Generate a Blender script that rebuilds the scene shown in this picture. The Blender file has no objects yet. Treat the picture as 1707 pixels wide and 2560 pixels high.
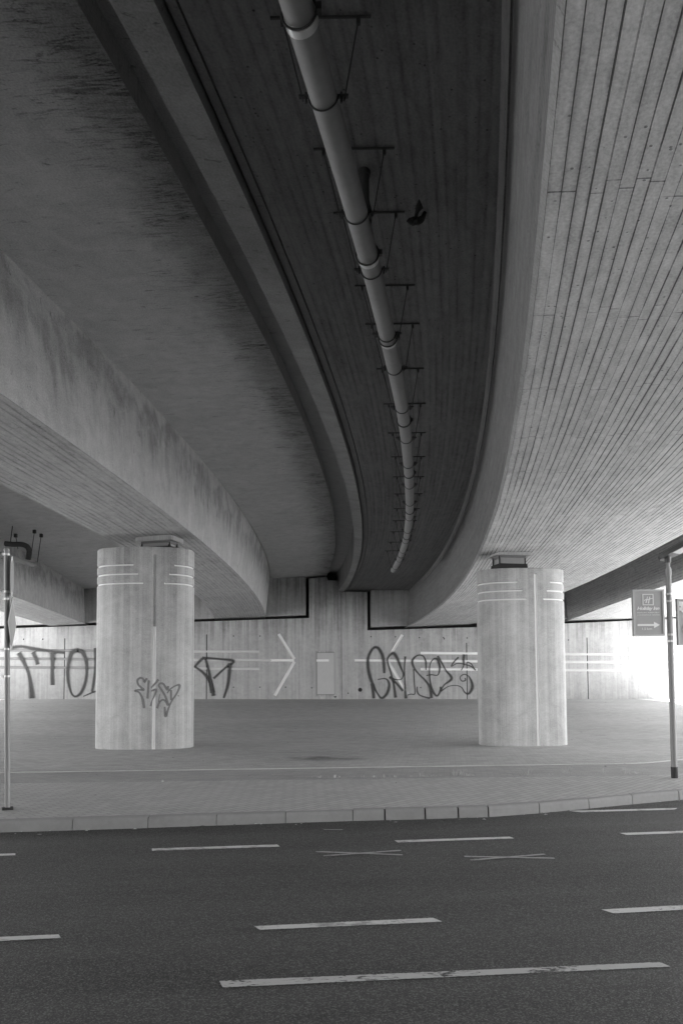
import bpy, bmesh, math, random
from mathutils import Vector, Matrix
random.seed(7)
D = bpy.data
scene = bpy.context.scene
COL = scene.collection
R = math.radians

# ------------------------------------------------------------------ camera
F, PITCH, ROLL, EYE = 1900.0, R(3.3), .006, 1.65
YC = 1700 - F*math.tan(PITCH)
fw = Vector((0, math.cos(PITCH), math.sin(PITCH)))
r0 = Vector((1, 0, 0)); u0 = r0.cross(fw)
rt = r0*math.cos(ROLL) - u0*math.sin(ROLL)
up = r0*math.sin(ROLL) + u0*math.cos(ROLL)
CAM = Vector((0, 0, EYE))
cd = D.cameras.new('camera'); cam = D.objects.new('camera', cd); COL.objects.link(cam)
cd.sensor_fit = 'AUTO'; cd.sensor_width = 36; cd.lens = F/2560*36
cd.shift_y = (YC - 1280)/2560; cd.clip_end = 2000; cd.clip_start = .05
m = Matrix((rt, up, -fw)).transposed().to_4x4(); m.translation = CAM
cam.matrix_world = m
scene.camera = cam

# ------------------------------------------------------------------ light
EXPOSURE = 2.92
SUN_EL, SUN_AZ = R(60), R(93)          # azimuth clockwise from +Y
w = D.worlds.new('World'); scene.world = w; w.use_nodes = True
nt = w.node_tree; nt.nodes.clear()
sky = nt.nodes.new('ShaderNodeTexSky'); sky.sky_type = 'NISHITA'; sky.sun_disc = False
sky.sun_elevation = SUN_EL; sky.sun_rotation = SUN_AZ
bw = nt.nodes.new('ShaderNodeRGBToBW'); bg = nt.nodes.new('ShaderNodeBackground'); wo = nt.nodes.new('ShaderNodeOutputWorld')
bg.inputs['Strength'].default_value = .15
nt.links.new(sky.outputs[0], bw.inputs[0]); nt.links.new(bw.outputs[0], bg.inputs[0]); nt.links.new(bg.outputs[0], wo.inputs[0])
ld = D.lights.new('sun', 'SUN'); ld.energy = 5.0; ld.angle = R(.53); ld.color = (1, 1, 1)
sun = D.objects.new('sun', ld); COL.objects.link(sun)
sd = Vector((math.cos(SUN_EL)*math.sin(SUN_AZ), math.cos(SUN_EL)*math.cos(SUN_AZ), math.sin(SUN_EL)))
sun.rotation_euler = sd.to_track_quat('Z', 'Y').to_euler(); sun.location = (30, -10, 40)
vs = scene.view_settings
vs.view_transform = 'Standard'; vs.look = 'None'; vs.gamma = 1; vs.exposure = EXPOSURE; vs.use_curve_mapping = False
scene.cycles.use_denoising = True
scene.cycles.max_bounces = 10; scene.cycles.diffuse_bounces = 8; scene.cycles.transparent_max_bounces = 24

# ------------------------------------------------------------------ helpers
def ray(x, y): return rt*(x - 853.5) + up*(YC - y) + fw*F
def aty(x, y, Y):
    d = ray(x, y); return CAM + d*(Y/d.y)
def atz(x, y, z):
    d = ray(x, y); return CAM + d*((z - EYE)/d.z)

def q2(c, Y): return c[0]*Y*Y + c[1]*Y + c[2]

def tag(o, label=None, cat=None, group=None, kind=None):
    if label: o['label'] = label
    if cat: o['category'] = cat
    if group: o['group'] = group
    if kind: o['kind'] = kind
    return o
def empty(name, loc=(0, 0, 0)):
    o = D.objects.new(name, None); COL.objects.link(o); o.location = loc
    o.empty_display_size = .3
    return o
def link(name, me, mats, parent=None, smooth=False):
    o = D.objects.new(name, me); COL.objects.link(o)
    for mm in (mats if isinstance(mats, (list, tuple)) else [mats]): me.materials.append(mm)
    if parent:
        o.parent = parent
        q = parent; off = Vector((0, 0, 0))
        while q is not None: off += q.location; q = q.parent
        o.location = -off                       # meshes are written in world coordinates
    if smooth:
        for p in me.polygons: p.use_smooth = True
    return o

class MB:
    """collects verts / faces (with uv, material index, smooth flag) for one mesh"""
    def __init__(s): s.v = []; s.f = []; s.uv = []; s.mi = []; s.sm = []
    def face(s, pts, uvs=None, mi=0, sm=False):
        n = len(s.v); s.v += [tuple(p) for p in pts]; s.f.append(tuple(range(n, n+len(pts))))
        s.uv.append(uvs or [(p[0], p[1]) for p in pts]); s.mi.append(mi); s.sm.append(sm)
    def grid(s, P, UV=None, mi=0, sm=True, closeu=False):
        n0 = len(s.v); h = len(P); wd = len(P[0])
        for r in P: s.v += [tuple(p) for p in r]
        for i in range(h-1):
            for j in range(wd - (0 if closeu else 1)):
                k = (j+1) % wd
                s.f.append((n0+i*wd+j, n0+i*wd+k, n0+(i+1)*wd+k, n0+(i+1)*wd+j))
                if UV: s.uv.append([UV[i][j], UV[i][j+1], UV[i+1][j+1], UV[i+1][j]])
                else: s.uv.append([(j, i), (j+1, i), (j+1, i+1), (j, i+1)])
                s.mi.append(mi(i, j) if callable(mi) else mi); s.sm.append(sm)
    def box(s, c, sz, mi=0, rot=None, taper=1.0):
        c = Vector(c); hx, hy, hz = [q/2 for q in sz]
        P = []
        for z in (-1, 1):
            t = taper if z > 0 else 1
            for x, y in ((-1, -1), (1, -1), (1, 1), (-1, 1)):
                p = Vector((x*hx*t, y*hy*t, z*hz))
                if rot is not None: p = rot @ p
                P.append(c+p)
        for f in ((0, 3, 2, 1), (4, 5, 6, 7), (0, 1, 5, 4), (1, 2, 6, 5), (2, 3, 7, 6), (3, 0, 4, 7)):
            s.face([P[i] for i in f], mi=mi)
    def tube(s, pts, r, n=12, mi=0, caps=True, arc=None):
        pts = [Vector(p) for p in pts]; rr = r if isinstance(r, (list, tuple)) else [r]*len(pts)
        rows = []; prev = None; L = 0; UV = []
        for i, p in enumerate(pts):
            t = (pts[min(i+1, len(pts)-1)] - pts[max(i-1, 0)]).normalized()
            if prev is None:
                a = Vector((0, 0, 1)) if abs(t.z) < .9 else Vector((1, 0, 0))
                prev = t.cross(a).normalized()
            u = (prev - t*prev.dot(t)).normalized(); prev = u; v = t.cross(u)
            if i: L += (p-pts[i-1]).length
            rows.append([p + (u*math.cos(2*math.pi*k/n) + v*math.sin(2*math.pi*k/n))*rr[i] for k in range(n)])
            UV.append([(L, k/n) for k in range(n+1)])
        s.grid(rows, UV, mi, True, True)
        if caps:
            s.face(rows[0][::-1], mi=mi); s.face(rows[-1], mi=mi)
    def build(s, name, mats, parent=None):
        me = D.meshes.new(name); me.from_pydata(s.v, [], s.f); me.validate(clean_customdata=False)
        ul = me.uv_layers.new(name='UVMap'); k = 0
        for p, uv in zip(me.polygons, s.uv):
            for j, li in enumerate(p.loop_indices): ul.data[li].uv = uv[j]
        for p, mi, sm in zip(me.polygons, s.mi, s.sm): p.material_index = mi; p.use_smooth = sm
        me.update()
        return link(name, me, mats, parent)

def catmull(pts, n=8):
    out = []
    P = [pts[0]] + list(pts) + [pts[-1]]
    for i in range(1, len(P)-2):
        for k in range(n):
            t = k/n
            out.append(tuple(.5*((2*b) + (c-a)*t + (2*a-5*b+4*c-d)*t*t + (-a+3*b-3*c+d)*t**3)
                             for a, b, c, d in zip(P[i-1], P[i], P[i+1], P[i+2])))
    out.append(tuple(pts[-1])); return out

# ------------------------------------------------------------------ material tools
class NB:
    def __init__(s, name):
        s.m = D.materials.new(name); s.m.use_nodes = True; s.t = s.m.node_tree; s.t.nodes.clear()
        s.out = s.n('ShaderNodeOutputMaterial'); s.b = s.n('ShaderNodeBsdfPrincipled')
        s.l(s.b.outputs[0], s.out.inputs[0]); s.tc = s.n('ShaderNodeTexCoord')
    def n(s, k, **kw):
        x = s.t.nodes.new(k)
        for a, b in kw.items(): setattr(x, a, b)
        return x
    def l(s, a, b): s.t.links.new(a, b)
    def put(s, sock, v):
        if hasattr(v, 'links') or isinstance(v, bpy.types.NodeSocket): s.l(v, sock)
        else: sock.default_value = v
    def math(s, op, a, b=0.0, c=None, clamp=False):
        x = s.n('ShaderNodeMath', operation=op); x.use_clamp = clamp
        s.put(x.inputs[0], a); s.put(x.inputs[1], b)
        if c is not None: s.put(x.inputs[2], c)
        return x.outputs[0]
    def add(s, a, b): return s.math('ADD', a, b)
    def mul(s, a, b): return s.math('MULTIPLY', a, b)
    def ramp(s, v, lo, hi, a=0.0, b=1.0, smooth=True):
        x = s.n('ShaderNodeMapRange', interpolation_type='SMOOTHSTEP' if smooth else 'LINEAR')
        s.put(x.inputs[0], v)
        for i, q in ((1, lo), (2, hi), (3, a), (4, b)): s.put(x.inputs[i], q)
        return x.outputs[0]
    def map(s, vec, scale=(1, 1, 1), loc=(0, 0, 0), rot=(0, 0, 0)):
        x = s.n('ShaderNodeMapping'); s.l(vec, x.inputs[0])
        x.inputs['Scale'].default_value = scale; x.inputs['Location'].default_value = loc; x.inputs['Rotation'].default_value = rot
        return x.outputs[0]
    def noise(s, vec, scale, detail=4, rough=.55, dist=0.0, sc=(1, 1, 1)):
        if sc != (1, 1, 1): vec = s.map(vec, sc)
        x = s.n('ShaderNodeTexNoise'); s.l(vec, x.inputs['Vector'])
        x.inputs['Scale'].default_value = scale; x.inputs['Detail'].default_value = detail
        x.inputs['Roughness'].default_value = rough; x.inputs['Distortion'].default_value = dist
        return x.outputs[0]
    def white(s, a, b=0.0):
        c = s.n('ShaderNodeCombineXYZ'); s.put(c.inputs[0], a); s.put(c.inputs[1], b)
        x = s.n('ShaderNodeTexWhiteNoise', noise_dimensions='2D'); s.l(c.outputs[0], x.inputs['Vector'])
        return x.outputs[0]
    def xyz(s, vec):
        x = s.n('ShaderNodeSeparateXYZ'); s.l(vec, x.inputs[0]); return x.outputs
    def vor(s, vec, scale, feat='F1', rand=1.0):
        x = s.n('ShaderNodeTexVoronoi', feature=feat); s.l(vec, x.inputs['Vector']); x.inputs['Scale'].default_value = scale
        x.inputs['Randomness'].default_value = rand
        return x.outputs['Distance']
    def mixf(s, f, a, b):
        x = s.n('ShaderNodeMix', data_type='FLOAT'); s.put(x.inputs[0], f); s.put(x.inputs[2], a); s.put(x.inputs[3], b)
        return x.outputs[0]
    def finish(s, val, rough=.85, bump=None, bd=.01, bs=1.0, metal=0.0, spec=.3, alpha=None):
        c = s.n('ShaderNodeCombineColor')
        for i in range(3): s.put(c.inputs[i], val)
        s.l(c.outputs[0], s.b.inputs['Base Color'])
        s.put(s.b.inputs['Roughness'], rough); s.put(s.b.inputs['Metallic'], metal); s.b.inputs['Specular IOR Level'].default_value = spec
        if bump is not None:
            x = s.n('ShaderNodeBump'); x.inputs['Strength'].default_value = bs; x.inputs['Distance'].default_value = bd
            s.l(bump, x.inputs['Height']); s.l(x.outputs[0], s.b.inputs['Normal'])
        if alpha is not None:
            s.put(s.b.inputs['Alpha'], alpha)
        return s.m

def pores(k, vec, scale, size=.10, gate=.55):
    """small dark blow-holes, clustered"""
    v = k.vor(vec, scale); g = k.ramp(k.noise(vec, scale*.12, 2), gate-.05, gate+.12)
    return k.mul(k.ramp(v, size, size*.5), g)

def mat_boards(name, base, width, length, lines=.6, joint=.6, tone=.10, stain=.10, bumpd=.004, jit=.35, streak=0.0):
    """board-marked concrete; u runs along the boards (m), v across"""
    k = NB(name); uv = k.tc.outputs['UV']; u, v, _ = k.xyz(uv)
    wob = k.mul(k.math('SUBTRACT', k.noise(uv, .8, 2, sc=(.5, 2, 1)), .5), width*.25)
    vv = k.math('DIVIDE', k.add(v, wob), width); row = k.math('FLOOR', vv); fr = k.math('FRACT', vv)
    rr = k.white(row, 3.1)
    uu = k.add(k.math('DIVIDE', u, length), k.mul(rr, jit)); seg = k.math('FLOOR', uu); fu = k.math('FRACT', uu)
    edge = k.math('MINIMUM', fr, k.math('SUBTRACT', 1, fr))
    lw = k.ramp(k.white(row, 9.7), 0, 1, .04, .13, False)
    vis = k.ramp(k.noise(uv, 1.2, 3, sc=(.6, 6, 1)), .36, .6)
    line = k.mul(k.ramp(k.math('DIVIDE', edge, lw), .35, 1.0, 1, 0), k.add(.38, k.mul(vis, .62)))
    ej = k.mul(k.math('MINIMUM', fu, k.math('SUBTRACT', 1, fu)), length)
    gate = k.math('GREATER_THAN', k.white(row, seg), .22)
    jl = k.mul(k.mul(k.ramp(ej, 0, .011, 1, 0), gate), k.ramp(k.noise(uv, 6, 2), .35, .5))
    bt = k.math('SUBTRACT', k.white(k.add(row, 17.0), seg), .5)
    n1 = k.noise(uv, .45, 5, .6); n2 = k.noise(uv, 9, 5, .65, .4, sc=(.35, 1.6, 1)); n3 = k.noise(uv, 42, 3)
    halo = k.mul(k.ramp(edge, 0, .34, 1, 0), k.mul(vis, .26))
    po = pores(k, uv, 11, .15, .42); mot = k.noise(uv, 5.5, 5, .75, .8, sc=(.7, 1.3, 1)); blot = k.ramp(k.noise(uv, 1.3, 4, .7, .6, sc=(.6, 1.4, 1)), .55, .72)
    val = k.add(1.0, k.mul(bt, tone))
    val = k.add(val, k.mul(k.math('SUBTRACT', n1, .5), stain*3))
    val = k.add(val, k.mul(k.math('SUBTRACT', n2, .5), .45)); val = k.add(val, k.mul(k.math('SUBTRACT', mot, .5), .85)); val = k.math('SUBTRACT', val, k.mul(blot, .13))
    val = k.add(val, k.mul(k.math('SUBTRACT', n3, .5), .75))
    if streak:
        st = k.noise(uv, 1, 3, .6, .3, sc=(.2, 10, 1)); val = k.add(val, k.mul(k.math('SUBTRACT', st, .5), streak))
    val = k.math('SUBTRACT', val, k.mul(line, lines)); val = k.math('SUBTRACT', val, halo)
    val = k.math('SUBTRACT', val, k.mul(jl, joint)); val = k.math('SUBTRACT', val, k.mul(po, .6))
    val = k.math('MAXIMUM', k.mul(val, base), base*.12)
    h = k.add(k.mul(bt, .6), k.mul(n2, .5)); h = k.math('SUBTRACT', h, k.mul(line, 1.2)); h = k.math('SUBTRACT', h, k.mul(jl, .8)); h = k.math('SUBTRACT', h, po)
    return k.finish(val, .88, h, bumpd, .8)

def mat_smooth(name, base, stain=.15, streak=.15, sdir=(9, .5, 1), dark_edge=None, flow=0.0, cracks=0.0):
    """smooth-shuttered concrete with blotches; uv in metres (u along, v across)"""
    k = NB(name); uv = k.tc.outputs['UV']; u, v, _ = k.xyz(uv)
    n1 = k.noise(uv, .5, 5, .6, .3); n2 = k.noise(uv, 1.0, 5, .65, .2, sc=sdir); n3 = k.noise(uv, 45, 3); n4 = k.noise(uv, 3.2, 5, .7, .6)
    val = k.add(1.0, k.mul(k.math('SUBTRACT', n1, .5), stain*3))
    val = k.add(val, k.mul(k.math('SUBTRACT', n2, .5), streak*2))
    val = k.add(val, k.mul(k.math('SUBTRACT', n3, .5), .85))
    val = k.add(val, k.mul(k.math('SUBTRACT', n4, .5), .62))
    # short dark pits and cracks across
    fl = k.ramp(k.noise(uv, 3.0, 5, .75, .5, sc=(4.5, 1.0, 1)), .60, .68)
    val = k.math('SUBTRACT', val, k.mul(fl, .45))
    if dark_edge is not None:            # grime creeping from the joint at v = dark_edge towards smaller v
        d = k.math('SUBTRACT', dark_edge, v)
        fr = k.noise(uv, 1.0, 6, .8, 1.2, sc=(20, 2.6, 1)); big = k.noise(uv, .5, 6, .75, .8, sc=(1, .6, 1))
        reach = k.add(k.mul(big, 2.6), -.45)
        g = k.ramp(k.math('DIVIDE', d, k.math('MAXIMUM', reach, .15)), 0, 1.1, 1, 0)
        gw = k.ramp(d, 0, 2.3, 1, 0); patch = k.ramp(k.noise(uv, 1.1, 4, .7, .5), .42, .62); g2 = k.mul(k.ramp(k.add(fr, k.mul(gw, .16)), .64, .70), k.add(.25, k.mul(patch, .75)))
        val = k.math('SUBTRACT', val, k.mul(g, .36)); val = k.math('SUBTRACT', val, k.mul(g2, .42))
    if flow:                             # run-down stains starting below a ragged upper border (v is measured downwards)
        band = k.noise(uv, .55, 4, .6, .5, sc=(1, .6, 1))
        tb = k.add(v, k.mul(k.math('SUBTRACT', band, .5), 2.2))
        top = k.ramp(tb, .38, .55)
        run = k.noise(uv, 1, 5, .7, .1, sc=(2.4, .35, 1))
        low = k.ramp(k.add(v, k.mul(k.math('SUBTRACT', run, .5), -3.0)), .75, 1.6, 1, 0)
        s2 = k.mul(k.mul(top, low), k.ramp(k.noise(uv, 1.3, 5, .65, .4), .32, .6)); val = k.math('SUBTRACT', val, k.mul(s2, flow))
    po = pores(k, uv, 9, .09, .52); val = k.math('SUBTRACT', val, k.mul(po, .4))
    h = k.add(k.mul(n2, .4), k.mul(n3, .3))
    val = k.math('MAXIMUM', k.mul(val, base), base*.1)
    return k.finish(val, .87, h, .003, .6)

def mat_upright(name, base, width=.075, dirt=.15, lines=.22, streak=.35, top_dark=None, foot=0.0):
    """vertically boarded concrete; u horizontal (m), v height (m)"""
    k = NB(name); uv = k.tc.outputs['UV']; u, v, _ = k.xyz(uv)
    wv = k.math('DIVIDE', u, width); row = k.math('FLOOR', wv); fr = k.math('FRACT', wv)
    edge = k.math('MINIMUM', fr, k.math('SUBTRACT', 1, fr))
    bt = k.math('SUBTRACT', k.white(row, 2.2), .5)
    vis = k.ramp(k.noise(uv, 1.0, 3, sc=(7, .5, 1)), .4, .62)
    line = k.mul(k.ramp(edge, 0, .09, 1, 0), k.mul(vis, k.white(row, 5.5)))
    s1 = k.noise(uv, 1, 6, .72, .05, sc=(14, .22, 1)); s2 = k.noise(uv, 1, 5, .6, .2, sc=(2.2, .16, 1)); n1 = k.noise(uv, .8, 5, .6, .4)
    mot = k.noise(uv, 4.5, 5, .75, .6); n3 = k.noise(uv, 38, 3); run = k.noise(uv, 1, 5, .7, .1, sc=(4.5, .12, 1))
    val = k.add(1.0, k.mul(bt, .16))
    val = k.add(val, k.mul(k.math('SUBTRACT', s1, .5), streak))
    val = k.add(val, k.mul(k.math('SUBTRACT', s2, .5), dirt*3.2)); val = k.add(val, k.mul(k.math('SUBTRACT', n1, .5), dirt*2.2))
    val = k.add(val, k.mul(k.math('SUBTRACT', n3, .5), .6)); val = k.add(val, k.mul(k.math('SUBTRACT', mot, .5), .6))
    val = k.math('SUBTRACT', val, k.mul(line, lines))
    if top_dark is not None:             # water stains running down from the top
        z1, reach, amt = top_dark
        dd = k.math('DIVIDE', k.math('SUBTRACT', z1, v), k.mul(k.add(run, -.22), reach*3.4))
        g = k.mul(k.ramp(dd, 0, 1, 1, 0), k.ramp(run, .38, .62)); val = k.math('SUBTRACT', val, k.mul(g, amt))
    po = pores(k, uv, 10, .085, .50); val = k.math('SUBTRACT', val, k.mul(po, .4))
    h = k.math('SUBTRACT', k.add(k.mul(bt, .5), k.mul(s1, .5)), k.mul(line, 1.0))
    val = k.math('MAXIMUM', k.mul(val, base), base*.15)
    return k.finish(val, .86, h, .004, .8)

def mat_asphalt(name, base):
    k = NB(name); P = k.tc.outputs['Object']
    a = k.vor(P, 130); b = k.noise(P, 120, 2, .7); c = k.noise(P, .5, 5, .6, sc=(.35, 1.3, 1)); e = k.noise(P, 5, 4, .65); f_ = k.vor(P, 38)
    g = k.noise(k.map(P, rot=(0, 0, R(-8))), 1.0, 4, .6, sc=(.10, 1.9, 1))
    sp = k.ramp(a, .06, .30, 1, 0); big = k.mul(k.ramp(f_, .05, .2, 1, 0), k.ramp(b, .5, .6))
    wn = k.n('ShaderNodeTexVoronoi'); k.l(P, wn.inputs['Vector']); wn.inputs['Scale'].default_value = 130
    cell = k.xyz(wn.outputs['Color'])[0]
    val = k.add(.64, k.mul(k.math('POWER', cell, 3.0), 1.5))
    val = k.add(val, k.mul(k.math('SUBTRACT', b, .5), .8))
    val = k.add(val, k.mul(k.math('SUBTRACT', c, .5), .7)); val = k.add(val, k.mul(k.math('SUBTRACT', e, .5), .25)); val = k.add(val, k.mul(k.math('SUBTRACT', g, .5), .75))
    val = k.add(val, k.mul(big, .5))
    h = k.add(k.mul(sp, .6), k.mul(b, .8))
    return k.finish(k.math('MAXIMUM', k.mul(val, base), base*.2), .75, h, .006, .9, spec=.35)

def mat_paint(name, base, wear=.5):
    k = NB(name); P = k.tc.outputs['Object']; x, y, z = k.xyz(k.tc.outputs['UV'])
    n = k.noise(P, 28, 5, .75, .8, sc=(.55, 1.5, 1)); b = k.noise(P, 3.0, 4, .6); n2 = k.noise(P, 150, 2); crk = k.vor(P, 22, 'DISTANCE_TO_EDGE')
    a = k.ramp(k.add(n, k.mul(k.math('SUBTRACT', b, .5), .9)), .62-.08, .70-.04, 1, 1-wear)
    e = k.math('MINIMUM', y, k.math('SUBTRACT', 1, y)); rag = k.mul(k.noise(P, 55, 3), .16)
    edge = k.ramp(k.math('SUBTRACT', e, rag), -.06, .01)
    cr = k.add(k.mul(k.ramp(crk, .0, .03, 0, 1), .0), 1.0)
    val = k.mul(k.add(.86, k.mul(k.add(b, n2), .14)), base)
    return k.finish(val, .7, n2, .002, .5, alpha=k.mul(k.mul(a, edge), cr))

def mat_pavers(name, base, bw_=.20, bh=.10, rot=0.0, contrast=.25, tone=.18):
    k = NB(name); P = k.map(k.tc.outputs['Object'], rot=(0, 0, rot))
    br = k.n('ShaderNodeTexBrick'); k.l(P, br.inputs['Vector'])
    br.inputs['Scale'].default_value = 1; br.inputs['Brick Width'].default_value = bw_; br.inputs['Row Height'].default_value = bh
    br.inputs['Mortar Size'].default_value = .006; br.inputs['Mortar Smooth'].default_value = .4; br.inputs['Bias'].default_value = 0
    br.inputs['Color1'].default_value = (1-tone, )*3+(1,); br.inputs['Color2'].default_value = (1+tone, )*3+(1,); br.inputs['Mortar'].default_value = (1, 1, 1, 1)
    col = k.xyz(br.outputs['Color'])[0]; mo = br.outputs['Fac']
    O = k.tc.outputs['Object']
    n1 = k.noise(O, .35, 5, .6, sc=(.5, 1, 1)); n2 = k.noise(O, 1.6, 5, .65, .5, sc=(.5, 1, 1)); n3 = k.noise(O, 90, 2); dk = k.ramp(k.noise(O, .8, 4, .6, .3, sc=(.4, 1.2, 1)), .60, .74)
    val = k.math('SUBTRACT', col, k.mul(mo, contrast))
    val = k.add(val, k.mul(k.math('SUBTRACT', n1, .5), .40)); val = k.add(val, k.mul(k.math('SUBTRACT', n2, .5), .14)); val = k.add(val, k.mul(k.math('SUBTRACT', n3, .5), .3))
    val = k.math('SUBTRACT', val, k.mul(dk, .14))
    h = k.add(k.mul(k.math('SUBTRACT', 1, mo), 1.0), k.mul(n3, .2))
    return k.finish(k.math('MAXIMUM', k.mul(val, base), base*.2), .85, h, .004, .8)

def mat_plain(name, base, rough=.6, metal=0.0, var=.15, sc=8.0, spec=.4):
    k = NB(name); O = k.tc.outputs['Object']; n = k.noise(O, sc, 5, .65, .3); n2 = k.noise(O, sc*8, 2)
    val = k.mul(k.add(1.0, k.add(k.mul(k.math('SUBTRACT', n, .5), var*2), k.mul(k.math('SUBTRACT', n2, .5), var))), base)
    return k.finish(val, k.add(rough-.1, k.mul(n, .2)), n2, .001, .3, metal, spec)

def mat_spray(name, base):
    k = NB(name); u, v, _ = k.xyz(k.tc.outputs['UV']); O = k.tc.outputs['Object']
    e = k.math('MINIMUM', v, k.math('SUBTRACT', 1, v)); n = k.noise(O, 7, 4, .6); n2 = k.noise(O, 2.0, 3)
    a = k.mul(k.ramp(e, .0, .46), k.ramp(k.add(n, k.mul(n2, .6)), .38, .8, .62, .93))
    return k.finish(k.mul(k.add(.8, k.mul(n, .4)), base), .6, alpha=a)

def mat_oil(name):
    k = NB(name); u, v, _ = k.xyz(k.tc.outputs['UV']); O = k.tc.outputs['Object']; n = k.noise(O, 3, 5, .7)
    a = k.mul(k.ramp(v, .0, .45), k.ramp(n, .3, .75, .10, .55))
    return k.finish(.07, .6, alpha=a)

M = dict(
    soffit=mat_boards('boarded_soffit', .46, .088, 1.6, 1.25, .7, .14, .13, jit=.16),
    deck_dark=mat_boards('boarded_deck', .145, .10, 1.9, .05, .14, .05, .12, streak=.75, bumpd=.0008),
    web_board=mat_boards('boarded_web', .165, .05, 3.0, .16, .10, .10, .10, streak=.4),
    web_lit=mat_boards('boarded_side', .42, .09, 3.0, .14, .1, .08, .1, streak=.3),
    soffit_l=mat_boards('boarded_soffit_left', .37, .12, 3.5, .12, .15, .10, .14, streak=.3),
    deck_l=mat_smooth('smooth_deck', .42, .12, .12, (4, .8, 1), dark_edge=0.0),
    web_l=mat_smooth('stained_web', .42, .14, .20, (3.5, .35, 1), flow=.34),
    edge=mat_smooth('edge_concrete', .26, .26, .30, (3.5, .7, 1)),
    recess=mat_smooth('groove_recess', .13, .05, .06, (2, .5, 1)), cover=mat_smooth('joint_cover', .30, .05, .06, (2, .5, 1)),
    dark=mat_plain('dark_joint', .03, .9),
    wall=mat_upright('wall_concrete', .37, .095, .20, .16, .40, top_dark=(4.9, 1.2, .36)),
    wall_hi=mat_upright('wall_concrete_stained', .31, .095, .20, .12, .34, top_dark=(7.0, 1.6, .42)),
    pillar=mat_upright('pillar_concrete', .45, .07, .30, .30, .55, top_dark=(4.9, 1.1, .18)),
    groove=mat_plain('groove_light', .54, .8, var=.08, sc=3), groove_d=mat_plain('groove_shaded', .27, .8, var=.12, sc=3),  # groove_d has the shade of the recessed far-left rows put into its colour
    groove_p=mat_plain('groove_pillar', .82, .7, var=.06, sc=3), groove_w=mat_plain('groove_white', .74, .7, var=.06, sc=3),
    asphalt=mat_asphalt('asphalt', .078),
    paint=mat_paint('road_paint', .62, .5), paint2=mat_paint('road_paint_worn', .50, 1.0), paint3=mat_paint('road_paint_thin', .38, .7),
    pavers=mat_pavers('footway_pavers', .42, .20, .10, R(-48), .42, .07),
    field=mat_pavers('forecourt_pavers', .41, .20, .10, R(8), .25, .12),
    band=mat_pavers('path_pavers', .345, .20, .10, R(8), .2, .08),
    edging=mat_plain('edging_stone', .46, .8, var=.3, sc=3),
    kerb=mat_plain('kerb_stone', .27, .85, var=.22, sc=2.5),
    near=mat_pavers('near_pavers', .17), bounce=mat_plain('pale_bounce', .70, .9, var=.08, sc=.8), rear=mat_upright('rear_concrete', .22, .095),
    outer=mat_plain('outer_ground', .45, .9, var=.2, sc=.8),
    galv=mat_plain('galvanised_steel', .24, .55, .35, .12, 14),
    pipe=mat_plain('pipe_plastic', .24, .5, 0, .25, 2.2, .4),
    steel=mat_plain('dark_steel', .05, .6, .3, .3, 20),
    rust=mat_plain('stained_pipe', .05, .7, 0, .5, 12),
    shiny=mat_plain('bright_band', .55, .4, .5, .05, 20),
    bear=mat_plain('bearing_steel', .16, .6, .2, .3, 10), bearl=mat_plain('bearing_plate', .30, .6, 0, .1, 10),
    rubber=mat_plain('bearing_rubber', .03, .8),
    plinth=mat_smooth('plinth_concrete', .36, .15, .1),
    black=mat_plain('black_band', .03, .6), lampc=mat_plain('lamp_casing', .07, .45, .3), lampg=mat_plain('lamp_glass', .65, .2, 0, .06, 6),
    sign=mat_plain('sign_panel', .34, .45, 0, .04, 3), signf=mat_plain('sign_frame', .36, .4, .3, .05, 8), white=mat_plain('white_print', .72, .5, 0, .03, 4),
    sign2=mat_plain('second_sign_panel', .36, .45, 0, .05, 3), signback=mat_plain('sign_back', .16, .5, .6), face=mat_plain('sign_face', .42, .4, 0, .05, 4),
    spray=mat_spray('graffiti_paint', .06), spray_l=mat_spray('graffiti_paint_grey', .20),
    door=mat_plain('hatch_paint', .44, .6, 0, .08, 1.5),
    bird=mat_plain('pigeon_feathers', .035, .8, 0, .5, 30), birdl=mat_plain('pigeon_pale_feathers', .12, .8, 0, .3, 30),
    oil=mat_oil('oil'), outer_dark=mat_plain('dry_leaves', .10, .9, var=.3, sc=20), weed=mat_plain('weed_leaves', .45, .7, 0, .3, 30),
)

# ------------------------------------------------------------------ ground
def gz(X, Y):
    t = min(1, max(0, (Y-19)/21)); t = t*t*(3-2*t)*.55 + t*.45
    return .12 + (.525 - .0056*max(-19, min(19, X)))*t

def kline(Y0, pts):  # polyline interpolation X->Y
    pass
KERB = [(-60, 2.2), (-30, 5.2), (-12, 7.35), (-6, 8.15), (-3.82, 8.46), (-3.0, 8.56), (-2.19, 8.67), (-1.44, 8.79), (-.65, 8.91), (.13, 9.02), (.98, 9.11), (1.75, 9.22),
        (2.44, 9.46), (3.14, 9.78), (3.82, 10.09), (4.62, 10.43), (5.5, 10.85), (6.6, 11.5), (8, 12.4), (10, 13.4), (15, 14.9), (30, 17.2), (60, 20)]
def ky(X):
    for (a, b), (c, d) in zip(KERB, KERB[1:]):
        if X <= c: return b + (d-b)*(X-a)/(c-a)
    return KERB[-1][1]
def frange(a, b, n): return [a+(b-a)*i/n for i in range(n+1)]
XS = sorted(set([p[0] for p in KERB] + frange(-24, 24, 48)))

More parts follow.
